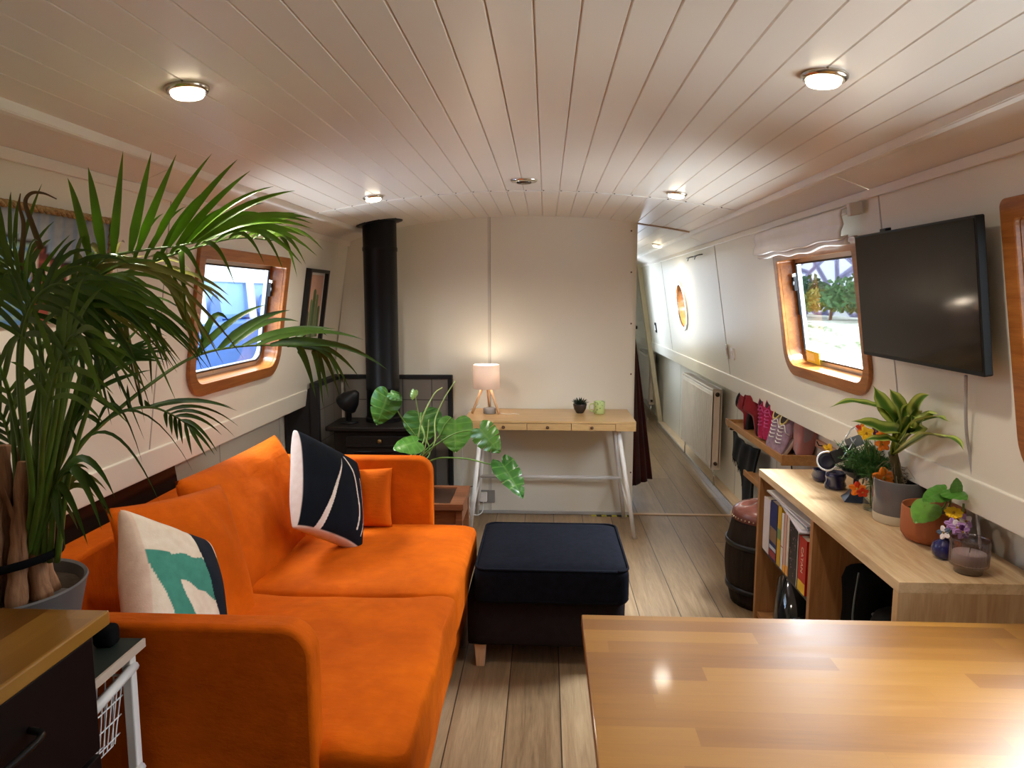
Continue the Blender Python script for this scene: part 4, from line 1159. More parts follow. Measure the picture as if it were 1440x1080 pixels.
def shoe(name, label, M, mu, msole, L=.25, w_=.088, h=.085, boot=0, mlace=None, mlin=None, group=None, cat='shoe'):
    """toe towards +x, sole at z = 0"""
    t = thing(name, label, cat, group=group); t.matrix_basis = M
    def halfw(u): return w_ / 2 * (.78 + .26 * sin(pi * min(1, max(0, (u - .05) / .95)) ** 1.15)) * min(1, (1 - u) * 9 + .25) ** .5 * min(1, u * 12 + .35) ** .5
    def top(u): return h * (.95 if u < .38 else .95 - .62 * ((u - .38) / .62) ** .8) + (boot if u < .40 else boot * max(0, 1 - (u - .4) * 9))
    NU, NA = 26, 20; vs = []
    for i in range(NU + 1):
        u = i / NU; hw = halfw(u); tp = top(u)
        for k in range(NA):
            a = 2 * pi * k / NA; cx = cos(a); sx = sin(a)
            y = hw * (abs(cx) ** .8) * (1 if cx > 0 else -1) * (1 if sx < 0 else (1 - .35 * sx)); z = .018 + (tp - .018) * (.5 + .5 * sx)
            vs.append((u * L - L * .35, y, z))
    fs = [(i * NA + k, i * NA + (k + 1) % NA, (i + 1) * NA + (k + 1) % NA, (i + 1) * NA + k) for i in range(NU) for k in range(NA)]
    fs += [tuple(range(NA)), tuple(range(NU * NA, NU * NA + NA))[::-1]]
    MB().add(vs, fs).build('upper', mu, t, True)
    out = [(u * L - L * .35, halfw(u) * 1.05) for u in [k / 20 for k in range(21)]]; out += [(x, -y) for x, y in out[::-1]]
    MB().prism(out, 0, .022).build('sole', msole, t, 'auto', bevel=.004)
    z0 = h * .95 + boot
    MB().lathe([(.034, 0), (.036, .006), (.030, .009), (.024, -.004)], 24, caps=False, M=Matrix.Translation((-.04, 0, z0 - .004)) @ Matrix.Diagonal((1.35, .85, 1, 1))).build('collar', mlin or mu, t, True)
    MB().lathe([(.001, .0), (.030, .0015)], 20, caps=False, M=Matrix.Translation((-.04, 0, z0)) @ Matrix.Diagonal((1.35, .85, 1, 1))).build('opening', mat('shoe_inside', (.03, .02, .02), .9), t)
    if mlace:
        mb = MB()
        for k in range(5):
            u = .42 + k * .075; x = u * L - L * .35; z = top(u) + .003
            mb.tube(spline([(x, -.022, z - .006), (x + .006, 0, z + .003), (x, .022, z - .006)], 4), .003, 6)
        mb.tube(spline([(.02, 0, top(.42) + .01), (.0, .03, top(.42) + .012), (.03, .045, top(.5)), (.035, .05, .03)], 5), .0025, 6)
        mb.build('laces', mlace, t, True)
    return t
def shoeM(x, y, z, yaw, roll=0, pitch=0): return Matrix.Translation((x, y, z)) @ Matrix.Rotation(yaw, 4, 'Z') @ Matrix.Rotation(pitch, 4, 'Y') @ Matrix.Rotation(roll, 4, 'X')
RED = mat('red_felt', (.20, .004, .009), .8, var=.2, sheen=.2); PINK = mat('hot_pink_mesh', (.40, .008, .07), .6, var=.2, scale=60); LAV = mat('lavender_mesh', (.30, .20, .26), .7, var=.2, scale=50)
def shoeL(x, y, z, toe, up):
    X_ = Vector(toe).normalized(); Z_ = Vector(up); Z_ = (Z_ - X_ * Z_.dot(X_)).normalized()
    return basis((x, y, z), X_, Z_.cross(X_), Z_)
FG = 'footwear on the shoe shelf'; SD = mat('sole_dark', (.02, .015, .015), .7); SP = mat('sole_pink', (.45, .08, .17), .6); SW = mat('sole_white', (.60, .55, .52), .6)
YLIN = mat('yellow_lining', (.62, .50, .17), .7); LP = mat('lace_pink', (.55, .08, .25), .6)
shoe('boot', 'dark red ankle boot at the far end of the shoe shelf', shoeL(1.33, 4.50, .79, (-.22, -.1, -.95), (-.55, .75, .15)), RED, SD, L=.24, w_=.10, h=.10, boot=.05, mlin=SD, group=FG)
shoe('boot', 'dark red ankle boot leaning behind the pink running shoes on the shelf', shoeL(1.33, 4.30, .81, (-.2, -.2, -.95), (-.65, .6, .3)), RED, SD, L=.24, w_=.10, h=.10, boot=.05, group=FG)
shoe('running_shoe', 'hot pink laced running shoe leaning toe-down beside the red boots', shoeL(1.335, 4.15, .83, (-.35, -.1, -.9), (-.9, -.1, .4)), PINK, SP, mlace=LP, L=.26, w_=.11, h=.11, group=FG)
shoe('running_shoe', 'hot pink running shoe leaning toe-down between its pair and the lavender trainers', shoeL(1.335, 4.03, .84, (-.35, .05, -.9), (-.9, -.2, .4)), PINK, SP, mlace=LP, L=.26, w_=.11, h=.11, group=FG)
shoe('trainer', 'lavender trainer with a yellow padded collar and white laces, next to the pink shoes', shoeL(1.325, 3.91, .80, (-.45, -.05, -.85), (-.85, -.3, .5)), LAV, SW, mlace=WHITE, mlin=YLIN, L=.25, w_=.105, h=.10, group=FG)
shoe('trainer', 'lavender trainer with yellow collar and white laces, next to the quilted bag', shoeL(1.325, 3.80, .79, (-.45, .0, -.85), (-.85, -.35, .5)), LAV, SW, mlace=WHITE, mlin=YLIN, L=.25, w_=.105, h=.10, group=FG)
s = NT('peach_quilt'); b = s.n('ShaderNodeTexBrick'); s.link(s.obj(), b.inputs[0]); b.inputs['Color1'].default_value = (.50, .24, .19, 1); b.inputs['Color2'].default_value = (.42, .17, .16, 1); b.inputs['Mortar'].default_value = (.33, .24, .26, 1); b.inputs['Scale'].default_value = 5
s.set(Base_Color=b.outputs[0], Roughness=.7)
tag(softbox(.045, .10, .11, .035, 8, amp=.014, freq=7, seed=4).build('quilted_bag', s.m, smooth=True, M=Matrix.Translation((1.345, 3.705, .79)) @ Matrix.Rotation(.15, 4, 'X') @ Matrix.Diagonal((1, .6, 1.1, 1))), 'peach-pink quilted bag at the near end of the shoe shelf', 'bag')
for i, (y, z, ya) in enumerate(((3.86, .56, .4), (3.74, .575, -.3))):
    tag(softbox(.05, .05, .035, .03, 6, amp=.014, freq=11, seed=i * 5).build('sock_ball', mat('mauve_sock', (.32, .17, .22), .9), smooth=True, loc=(1.31, y, .412 + .035)), ['mauve rolled sock bundle under the shoe shelf, further one', 'mauve rolled sock bundle under the near end of the shoe shelf'][i], 'socks', 'mauve sock bundles')
# black fringed cloth on a peg
BLK = mat('black_wool', (.006, .006, .007), .95)
mb = MB()
def bc(u, v):
    y = 4.98 - u * .62; drop = .17 + .38 * max(0, min(1, (u - .42) / .3)) - .16 * max(0, (u - .75) / .25)
    z = .565 - .05 * sin(pi * u) * .5 - v * drop; x = 1.33 + .005 * sin(u * 22 + v * 3) - .04 * u * v
    return (x - .01, y + .03 * sin(v * 4) * u, z)
mb.grid(bc, 48, 16)
t = thing('black_scarf', 'black fringed scarf hanging from a peg below the red boots', 'scarf')
mb.build('cloth', BLK, t, True, solid=.012)
mb = MB(); random.seed(5)
for k in range(70):
    u = k / 70; p = Vector(bc(u, 1)); L = random.uniform(.02, .05)
    mb.tube([p, p + Vector((random.uniform(-.006, .006), random.uniform(-.01, .01), -L))], [.003, .001], 4)
mb.build('fringe', BLK, t)
MB().tube([(1.40, 4.97, .575), (1.30, 4.98, .578), (1.295, 4.98, .583)], .009, 8).build('peg', mat('dark_peg', (.04, .02, .015), .5), t, True)
rebase(t, (1.33, 4.7, .3))
# small pink hook rail with a black charger cable
t = thing('hook_rail', 'small pale pink-brown wooden hook rail on the wall above the far cabinet end', 'hook rail')
MB().box(1.385, 1.40, 3.32, 3.80, .735, .775).build('board', mat('pinkish_wood', (.58, .33, .22), .5), t, bevel=.003)
for y in (3.4, 3.52, 3.66): MB().tube([(1.385, y, .765), (1.35, y, .77), (1.34, y, .79)], .003, 6).build('wire_hook', BLACKM, t, True)
rebase(t, (1.39, 3.56, .735))
mb = MB(); mb.tube(spline([(1.34, 3.66, .775), (1.335, 3.72, .74), (1.33, 3.80, .70), (1.33, 3.83, .60), (1.34, 3.80, .50)]), .004, 6)
mb.tube([(1.34, 3.66, .79), (1.338, 3.69, .757)], .011, 8)
tag(mb.build('charger_cable', mat('black_cable', (.02, .02, .02)), smooth=True), 'black charger cable hanging from the small wooden hook rail', 'cable')

# ------------------------------------------------------------------ leaves
LEAFG = lambda n, c, r=.38: mat(n, c, r, var=.25, scale=14)
def leaf_strip(mb, P, width, nrm, prof, fold=.25, cols=None, colfn=None, nc=2):
    """blade along points P; width profile prof(t); nc columns across; fold lifts the edges"""
    n = len(P); o = len(mb.v)
    for i, p in enumerate(P):
        t = i / (n - 1); T = (P[min(i + 1, n - 1)] - P[max(i - 1, 0)]).normalized()
        S = T.cross(nrm); S = S.normalized() if S.length > 1e-3 else T.orthogonal().normalized(); N = S.cross(T)
        wd = width * prof(t)
        for k in range(nc + 1):
            q = k / nc * 2 - 1
            mb.v.append(tuple(p + S * (q * wd / 2) + N * (abs(q) * wd * fold)))
            if cols is not None: cols.append(colfn(t, q))
    for i in range(n - 1):
        for k in range(nc):
            a = o + i * (nc + 1) + k; mb.f.append((a, a + 1, a + nc + 2, a + nc + 1)); mb.mi.append(0)

GRN = [LEAFG('palm_green', (.085, .165, .014)), LEAFG('palm_bright_green', (.13, .27, .014)), LEAFG('palm_dark_green', (.045, .10, .014)), LEAFG('palm_olive_green', (.20, .20, .045)), LEAFG('palm_dry_leaf', (.13, .075, .03))]
STEMG = LEAFG('palm_stem_green', (.075, .14, .018))
def stem_path(ctrl):
    """curve of a frond's stem, and the same curve carried down into the pot"""
    Q = [at(*c) for c in ctrl]; E = spline([at(38 + (ctrl[0][0] - 55) * .5, 790, 1.40)] + Q, 10); return E[10:], E
def frond(t, ctrl, L, start=.35, n=18, sides=(1, -1), ang=50, droop=.10, w_=.022, m=0, nrm=(0, -1, .35), seed=0, r0=.007, base_len=.55, lift=0, label=None):
    rnd = random.Random(seed); P, PE = stem_path(ctrl); N0 = Vector(nrm).normalized()
    k0 = len(P); mb = MB(); mb.tube(PE, [r0 * (1 - .75 * i / (len(PE) - 1)) for i in range(len(PE))], 6)
    o = len(mb.f)
    for j in range(n):
        f = start + (1 - start) * (j + .3) / n; i = min(k0 - 2, int(f * (k0 - 1))); q = f * (k0 - 1) - i
        p = P[i].lerp(P[i + 1], q); T = (P[i + 1] - P[i]).normalized(); u_ = (j + .5) / n
        S = T.cross(N0).normalized()
        for sd in sides:
            a = math.radians(ang * (1 - .55 * u_) + rnd.uniform(-7, 7)); ln = L * (base_len + (1 - base_len) * sin(pi * min(1, u_ * .9 + .15))) * rnd.uniform(.85, 1.1)
            d = (T * cos(a) + S * sd * sin(a) + N0 * rnd.uniform(-.15, .25)).normalized() + Vector((0, 0, lift))
            d.normalize(); Q = []; nn_ = 7; g = droop * rnd.uniform(.6, 1.5)
            for k in range(nn_ + 1):
                s_ = k / nn_; Q.append(p + d * ln * s_ + Vector((0, 0, -g * s_ * s_ * (ln / .22))))
            leaf_strip(mb, Q, w_ * rnd.uniform(.8, 1.1), N0 + Vector((rnd.uniform(-.3, .3), 0, rnd.uniform(-.3, .3))), lambda x: (min(1, .45 + x * 3.2) * (1 - x ** 2.6)) + .01, .16)
    mb.mi = [1] * o + [0] * (len(mb.f) - o)
    return mb.build('frond', [GRN[m], STEMG], t, True)

PC = Vector((-1.150, 1.395, .746))
t = thing('potted_palm', 'tall bushy palm in a grey pot at the left edge of the picture', 'plant')
s = mat('grey_pot', (.115, .108, .108), .6)
MB().lathe([(.115, 0), (.125, .004), (.155, .138), (.1575, .143), (.155, .147), (.149, .143), (.143, .115)], 56, M=Matrix.Translation(PC)).build('pot', s, t, 'auto')
MB().grid(lambda u, v: (PC.x + .147 * v * cos(2 * pi * u), PC.y + .147 * v * sin(2 * pi * u), PC.z + .117 + .012 * noise.noise(Vector((u * 9, v * 6, 1)))), 30, 8).build('soil', mat('soil', (.04, .025, .015), .95, bump=.6), t)
# short fibrous canes tied together
CANE = wood('palm_sheath', (.16, .065, .03), (.36, .19, .10), 'z', .8, 1.4)
random.seed(12)
for i, (a, r, L) in enumerate([(0, .05, .26), (60, .06, .30), (125, .055, .24), (185, .06, .28), (240, .062, .25), (300, .055, .31), (30, .02, .33), (200, .015, .34)]):
    a = math.radians(a); G = Vector((.035, 0, 0)); b = PC + G + Vector((r * cos(a), r * sin(a), .11)); c = PC + G + Vector((r * .75 * cos(a + .3), r * .75 * sin(a + .3), .11 + L * .45)); e = PC + G * 1.3 + Vector((r * .9 * cos(a + .5), r * .9 * sin(a + .5), .11 + L))
    Q = spline([b, c, e], 6); mb = MB().tube(Q, [.021 - .009 * k / (len(Q) - 1) + .002 * sin(k * 2.1 + i) for k in range(len(Q))], 9); mb.build('cane', CANE, t, True)
    mb = MB(); q = Q[4]; leaf_strip(mb, [q, q + Vector((.01, 0, .08)), q + Vector((random.uniform(-.03, .03), -.01, .17))], .03, Vector((0, -1, 0)), lambda x: 1 - .8 * x, .2)
    mb.build('dry_sheath', CANE, t, True)
mb = MB(); mb.tube([PC + Vector((.035 + .082 * cos(2 * pi * k / 24), .082 * sin(2 * pi * k / 24), .205 + .012 * cos(2 * pi * k / 24))) for k in range(25)], .006, 8, flat=1.6)
mb.build('tie', mat('black_felt', (.006, .006, .007), .95, spec=.05), t, True)
F = frond
def arm(stem, leaves, wd, m, m2=None, r0=.0065, nrm=(0, -1, .25), sag=.02, seed=0):
    """a frond whose stem and leaflets are each drawn from the plant: leaflets as (where on stem, tip)"""
    P, PE = stem_path(stem); k0 = len(P); mb = MB(); mb.tube(PE, [r0 * (1 - .75 * i / (len(PE) - 1)) for i in range(len(PE))], 6); o = len(mb.f); rnd = random.Random(seed)
    for f, tip, *rest in leaves:
        q = f * (k0 - 1); i = min(k0 - 2, int(q)); p = P[i].lerp(P[i + 1], q - i); e = at(*tip); bend = rest[0] if rest else sag
        d = e - p; Q = [p + d * u + Vector((0, 0, bend * 4 * u * (1 - u))) for u in [k / 9 for k in range(10)]]
        leaf_strip(mb, Q, wd * rnd.uniform(.85, 1.1), Vector(nrm) + Vector((rnd.uniform(-.35, .35), 0, rnd.uniform(-.3, .3))), lambda x: (min(1, .4 + x * 3) * (1 - x ** 2.2)) + .01, .2)
    mb.mi = [1] * o + [0] * (len(mb.f) - o)
    return mb.build('frond', [GRN[m], STEMG], t, True)
# top frond: tall upright leaflets, then a fan to the right
arm([(70, 670, 1.38), (85, 560, 1.38), (98, 450, 1.38), (112, 385, 1.38), (150, 362, 1.42), (200, 352, 1.48), (255, 345, 1.55), (300, 335, 1.62)],
    [(.50, (95, 250, 1.36)), (.56, (124, 235, 1.38)), (.60, (173, 212, 1.40), 0), (.67, (213, 213, 1.44), .0), (.70, (248, 217, 1.46), .0), (.75, (298, 216, 1.5), .01), (.81, (334, 224, 1.54), .01),
     (.84, (352, 240, 1.56), .01), (.88, (385, 262, 1.62)), (.90, (415, 268, 1.66)), (.92, (442, 308, 1.7), .03), (.94, (440, 322, 1.72), .03), (.96, (430, 333, 1.74), .03), (.98, (446, 360, 1.76), .05), (1., (425, 372, 1.76), .05), (.97, (400, 316, 1.7)), (.93, (368, 300, 1.66))], .0215, 1, seed=3, r0=.006)
arm([(70, 670, 1.36), (92, 560, 1.37), (112, 460, 1.40), (150, 400, 1.45), (205, 372, 1.52), (262, 352, 1.6), (330, 335, 1.72), (385, 338, 1.85)],
    [(.52, (230, 300, 1.5)), (.56, (262, 290, 1.52)), (.62, (300, 262, 1.55)), (.68, (330, 288, 1.6)), (.74, (372, 285, 1.66)), (.8, (420, 300, 1.75)), (.86, (440, 315, 1.8), .03), (.92, (445, 340, 1.85), .03), (.98, (430, 372, 1.9), .04), (1., (418, 390, 1.92), .05), (.96, (455, 352, 1.9), .04),
     (.6, (255, 425, 1.55), .05), (.66, (290, 410, 1.6), .05), (.7, (262, 460, 1.55), .05), (.76, (330, 400, 1.7), .04), (.84, (372, 372, 1.75), .04), (.9, (400, 385, 1.85), .05)], .014, 0, seed=4)
# long arching frond in front of the left window
arm([(78, 700, 1.40), (108, 632, 1.44), (145, 595, 1.48), (205, 545, 1.56), (270, 503, 1.68), (330, 488, 1.82), (395, 486, 1.98), (440, 492, 2.1)],
    [(.58, (375, 428, 1.8)), (.60, (322, 452, 1.75), .05), (.66, (408, 436, 1.9)), (.70, (420, 452, 1.95), .03), (.74, (472, 463, 2.05), .02), (.78, (512, 478, 2.15), .03), (.82, (520, 502, 2.2), .03), (.88, (545, 520, 2.3), .04),
     (.94, (505, 530, 2.2), .04), (.96, (492, 548, 2.2), .05), (1., (478, 560, 2.2), .05), (1., (455, 575, 2.15), .05), (.92, (444, 560, 2.1), .04), (.86, (420, 470, 2.0)), (.9, (460, 472, 2.1), .03), (.97, (480, 540, 2.2), .06), (.99, (462, 560, 2.2), .05)], .022, 2, seed=1)
# smaller frond curling over the sofa
arm([(76, 690, 1.38), (112, 628, 1.40), (148, 592, 1.44), (178, 577, 1.48), (215, 573, 1.54), (245, 585, 1.60), (268, 600, 1.64)],
    [(.30, (106, 598, 1.40)), (.44, (150, 547, 1.44), 0), (.46, (128, 558, 1.42), 0), (.52, (179, 540, 1.48), 0), (.60, (193, 540, 1.5), 0), (.64, (203, 562, 1.52), 0), (.62, (305, 566, 1.7), .01), (.64, (328, 574, 1.72), .02), (.67, (334, 578, 1.72), .02),
     (.76, (336, 600, 1.72), .03), (.8, (330, 614, 1.72), .03), (.84, (312, 612, 1.7), .02), (.9, (306, 636, 1.68), .02), (.94, (302, 640, 1.68), .01), (.98, (290, 642, 1.66), 0), (.94, (270, 640, 1.62), 0), (.88, (257, 625, 1.6), 0), (.84, (250, 620, 1.58), 0), (.80, (242, 612, 1.56), 0), (.76, (235, 602, 1.56), 0)], .010, 2, seed=2)
arm([(76, 695, 1.38), (112, 630, 1.40), (140, 600, 1.42)], [(.75, (225, 708, 1.48), .06), (.82, (272, 664, 1.55), .09), (.5, (82, 612, 1.38), .03), (.9, (200, 650, 1.48), .09)], .008, 2, seed=12, r0=.004)
# crowded middle
F(t, [(66, 680, 1.38), (85, 580, 1.35), (100, 470, 1.35), (118, 392, 1.38), (160, 362, 1.45), (215, 372, 1.55), (262, 400, 1.65)], .235, .52, 13, (1, -1), 45, .10, .012, 3, seed=5)
F(t, [(60, 680, 1.36), (78, 580, 1.33), (88, 480, 1.32), (95, 420, 1.32), (120, 395, 1.34), (160, 395, 1.38)], .20, .50, 9, (1, -1), 55, .12, .014, 0, seed=6)
F(t, [(55, 690, 1.38), (62, 600, 1.36), (58, 500, 1.34), (40, 420, 1.32), (10, 375, 1.3), (-40, 350, 1.3)], .24, .40, 11, (1, -1), 50, .10, .014, 0, seed=7)
F(t, [(62, 690, 1.40), (80, 600, 1.42), (110, 500, 1.45), (150, 440, 1.5), (190, 425, 1.55), (222, 445, 1.6)], .19, .42, 10, (1, -1), 50, .12, .010, 2, seed=8)
F(t, [(50, 690, 1.42), (50, 600, 1.45), (70, 500, 1.48), (105, 430, 1.5), (150, 418, 1.52), (185, 450, 1.55)], .19, .42, 9, (1, -1), 55, .14, .011, 3, seed=9)
F(t, [(40, 700, 1.40), (25, 610, 1.38), (5, 530, 1.36), (-30, 470, 1.35), (-80, 450, 1.3)], .22, .35, 11, (1, -1), 50, .10, .014, 0, seed=10)
F(t, [(45, 700, 1.35), (35, 600, 1.30), (30, 500, 1.28), (45, 430, 1.26), (80, 400, 1.25), (125, 415, 1.25)], .19, .45, 9, (1, -1), 55, .12, .013, 2, seed=11)
F(t, [(68, 690, 1.40), (90, 640, 1.40), (115, 570, 1.44), (145, 520, 1.5), (165, 505, 1.52)], .17, .50, 11, (1, -1), 32, .05, .012, 2, seed=13)
F(t, [(55, 700, 1.34), (60, 620, 1.27), (75, 540, 1.24), (95, 480, 1.22), (112, 470, 1.2)], .20, .40, 9, (1, -1), 45, .10, .013, 0, seed=14)
arm([(72, 715, 1.38), (84, 672, 1.36), (98, 658, 1.36)], [(.5, (150, 722, 1.40), .05), (.6, (160, 735, 1.42), .05), (.75, (143, 745, 1.40), .05), (.4, (124, 768, 1.38), .03), (.3, (92, 772, 1.36), .02), (.85, (162, 700, 1.44), .05), (.2, (85, 760, 1.36), .02)], .020, 2, seed=15, r0=.004)
arm([(74, 720, 1.40), (86, 695, 1.41)], [(.6, (135, 700, 1.42), .03), (.8, (150, 690, 1.46), .04), (1, (125, 660, 1.42), .03), (.5, (110, 745, 1.38), .02)], .016, 3, seed=16, r0=.004)
F(t, [(35, 700, 1.42), (20, 640, 1.45), (0, 580, 1.45), (-40, 540, 1.45)], .2, .35, 11, (1, -1), 48, .08, .013, 2, seed=17)
F(t, [(60, 690, 1.42), (56, 560, 1.46), (40, 440, 1.48), (20, 360, 1.48), (-15, 310, 1.48)], .22, .50, 11, (1, -1), 42, .06, .014, 0, seed=19)
F(t, [(60, 690, 1.36), (72, 560, 1.36), (86, 450, 1.37), (120, 400, 1.38), (165, 400, 1.40)], .21, .48, 9, (1, -1), 48, .14, .012, 0, seed=21)
F(t, [(50, 690, 1.36), (30, 580, 1.34), (28, 480, 1.33), (50, 415, 1.33), (90, 400, 1.33), (130, 430, 1.33)], .21, .48, 9, (1, -1), 52, .14, .013, 2, seed=22)
for k, (x0, x1, y1) in enumerate(((30, 15, 560), (42, 30, 520), (52, 60, 480), (62, 95, 470), (70, 120, 500), (80, 155, 480), (25, 60, 520))):
    mb = MB(); P = spline([at(x0, 790, 1.40), at((x0 * 2 + x1) / 3 - 4, 650, 1.38), at(x1, y1, 1.40)], 8); mb.tube(P, [.0065 - .003 * q / (len(P) - 1) for q in range(len(P))], 7); mb.build('stalk', STEMG, t, True)
# unopened broad leaves
for k, (c, w_) in enumerate([([(85, 640, 1.42), (110, 580, 1.43), (140, 530, 1.45), (178, 490, 1.47)], .034), ([(75, 650, 1.42), (100, 590, 1.43), (120, 550, 1.43), (152, 515, 1.43)], .02), ([(60, 640, 1.3), (75, 540, 1.3), (110, 450, 1.3), (140, 400, 1.3)], .022)]):
    mb = MB(); leaf_strip(mb, spline([at(*q) for q in c], 6), w_, Vector((0, -1, .2)), lambda x: .15 + sin(pi * min(1, x * .85)) ** .8 if x < .99 else .1, .3)
    mb.build('spear_leaf', GRN[0], t, True)
mb = MB()
for c in ([(30, 380, 1.4), (35, 320, 1.4), (28, 290, 1.4), (29, 272, 1.4)], [(60, 350, 1.4), (45, 310, 1.4), (37, 285, 1.4), (45, 272, 1.4), (62, 272, 1.4), (80, 280, 1.4)]):
    leaf_strip(mb, spline([at(*q) for q in c], 8), .014, Vector((0, -1, 0)), lambda x: 1 - .85 * x, .3)
mb.build('withered_leaf', GRN[4], t, True)
rebase(t, PC)

# ------------------------------------------------------------------ split-leaf and heart-leaf plants
LEAFC = paint_mat('waxy_leaf', .28)
def big_leaf(name, parent, base, tip, width, nrm, slits=(), curl=.25, c0=(.035, .13, .015), c1=(.075, .20, .02), fold=0, cup=.0, vein=(.16, .30, .07)):
    """heart-shaped leaf from its stalk point to its tip; slits = list of (where, depth, side)"""
    base, tip = Vector(base), Vector(tip); L = (tip - base).length; Yv = (tip - base).normalized(); N = Vector(nrm); Xv = Yv.cross(N).normalized(); N = Xv.cross(Yv)
    out = [(0, .06), (.09, -.07), (.24, -.13), (.40, -.07), (.49, .08), (.50, .28), (.45, .48), (.34, .68), (.20, .85), (.07, .96), (0, 1.0)]
    O = spline([(x, y, 0) for x, y in out], 12); n = len(O); mb = MB(); cols = []; K = 8
    for sd in (1, -1):
        o = len(mb.v)
        for i, p in enumerate(O):
            f = i / (n - 1); mx = 1
            for (w0, dep, ss) in slits:
                if ss == sd or ss == 0:
                    dd = abs(f - w0) / .0085
                    if dd < 1: mx = min(mx, 1 - dep * (1 - dd ** 2))
            ym = min(.97, max(.02, p.y * .72 + .05 + .12 * f))
            for k in range(K + 1):
                q = k / K * mx; x = p.x * q; y = ym + (p.y - ym) * q
                z = -curl * (x * x * 1.6 + max(0, y - .3) ** 2 * .7) + cup * x + .012 * sin(q * 5 + f * 40) * q + fold * abs(x)
                mb.v.append(tuple(base + Xv * (x * sd * width) + Yv * (y * L) + N * (z * L)))
                vf = abs((f * 9) % 1 - .5) < .06 or q < .06
                g = noise.noise(Vector((x * 5, y * 5, sd))) * .5 + .5
                c = tuple(a * (1 - g) + b * g for a, b in zip(c0, c1))
                cols.append(tuple(a * .55 + b * .45 for a, b in zip(c, vein)) if vf else c)
        for i in range(n - 1):
            for k in range(K):
                a = o + i * (K + 1) + k; fc_ = (a, a + 1, a + K + 2, a + K + 1)
                mb.f.append(fc_ if sd > 0 else fc_[::-1]); mb.mi.append(0)
    ob = mb.build(name, LEAFC, parent, True); setcol(ob, cols); return ob

t = thing('monstera', 'split-leaf plant with large glossy leaves behind the far sofa arm', 'plant')
MP = Vector((-.80, 3.78, .412))
MB().lathe([(.075, 0), (.082, .004), (.105, .15), (.108, .17), (.100, .17), (.095, .14), (.001, .14)], 40, M=Matrix.Translation(MP)).build('pot', mat('cream_pot', (.55, .50, .44), .5), t, True)
MG = LEAFG('monstera_stem', (.14, .27, .05), .4); PALE = LEAFG('new_stem', (.36, .47, .17), .4)
B0 = MP + Vector((.02, 0, .14))
A = lambda x, y, Y: at(x, y, Y)
stems = [([B0, A(588, 625, 3.68), A(563, 585, 3.62), A(547, 554, 3.6)], MG, .0042), ([B0, A(592, 640, 3.66), A(590, 628, 3.62), A(587, 620, 3.6)], MG, .004),
         ([B0, A(596, 620, 3.7), A(590, 590, 3.72), A(583, 552, 3.7)], PALE, .0038), ([B0, A(585, 625, 3.66), A(594, 588, 3.66), A(610, 555, 3.68), A(622, 545, 3.7)], PALE, .0045),
         ([B0, A(608, 630, 3.7), A(612, 590, 3.72), A(625, 560, 3.74), A(640, 536, 3.76)], PALE, .004), ([B0, A(612, 620, 3.72), A(625, 598, 3.74), A(634, 587, 3.76)], MG, .0035),
         ([B0, A(610, 628, 3.68), A(635, 612, 3.66), A(655, 606, 3.64), A(674, 606, 3.62)], MG, .0042), ([B0, A(600, 650, 3.72), A(620, 644, 3.70), A(655, 645, 3.66), A(685, 652, 3.62), A(703, 655, 3.60)], MG, .0045),
         ([B0, A(604, 640, 3.8), A(592, 600, 3.86), A(592, 580, 3.9)], MG, .004), ([B0, A(590, 650, 3.7), A(600, 618, 3.66), A(603, 590, 3.64)], PALE, .0035)]
for P, m, r in stems:
    Q = spline(P, 8); MB().tube(Q, [r * (1.2 - .5 * k / (len(Q) - 1)) for k in range(len(Q))], 7).build('stem', m, t, True)
big_leaf('leaf', t, A(547, 553, 3.60), A(529, 598, 3.56), .155, (.15, -1, .2), [(.62, .25, 1)], curl=.28, c0=(.025, .10, .012), c1=(.05, .16, .015))
big_leaf('leaf', t, A(549, 552, 3.60), A(562, 562, 3.58), .055, (.2, -.8, .6), [], curl=.5, c1=(.10, .26, .08))
big_leaf('leaf', t, A(588, 621, 3.60), A(553, 630, 3.52), .13, (.1, -.6, .8), [], curl=.25, c1=(.09, .24, .03))
big_leaf('leaf', t, A(592, 580, 3.90), A(598, 622, 3.86), .22, (0, -1, .2), [], curl=.2, c0=(.02, .08, .012), c1=(.04, .13, .015))
big_leaf('leaf', t, A(640, 590, 3.76), A(640, 636, 3.68), .19, (.1, -1, .25), [(.6, .25, 1)], curl=.2, c1=(.085, .23, .02))
big_leaf('leaf', t, A(674, 602, 3.62), A(702, 636, 3.52), .14, (-.1, -1, .3), [(.40, .6, 1), (.52, .65, 1), (.64, .6, 1), (.76, .5, 1), (.45, .5, -1), (.62, .5, -1)], curl=.22)
big_leaf('leaf', t, A(705, 650, 3.60), A(736, 698, 3.46), .135, (.45, -1, .25), [(.5, .5, -1), (.62, .6, -1), (.75, .5, -1), (.6, .4, 1)], curl=.3, c0=(.02, .08, .012), c1=(.04, .15, .02), fold=.25)
big_leaf('leaf', t, A(583, 549, 3.70), A(579, 562, 3.68), .04, (0, -1, .3), [], curl=.5, c0=(.2, .33, .08), c1=(.25, .4, .1))
rebase(t, MP)

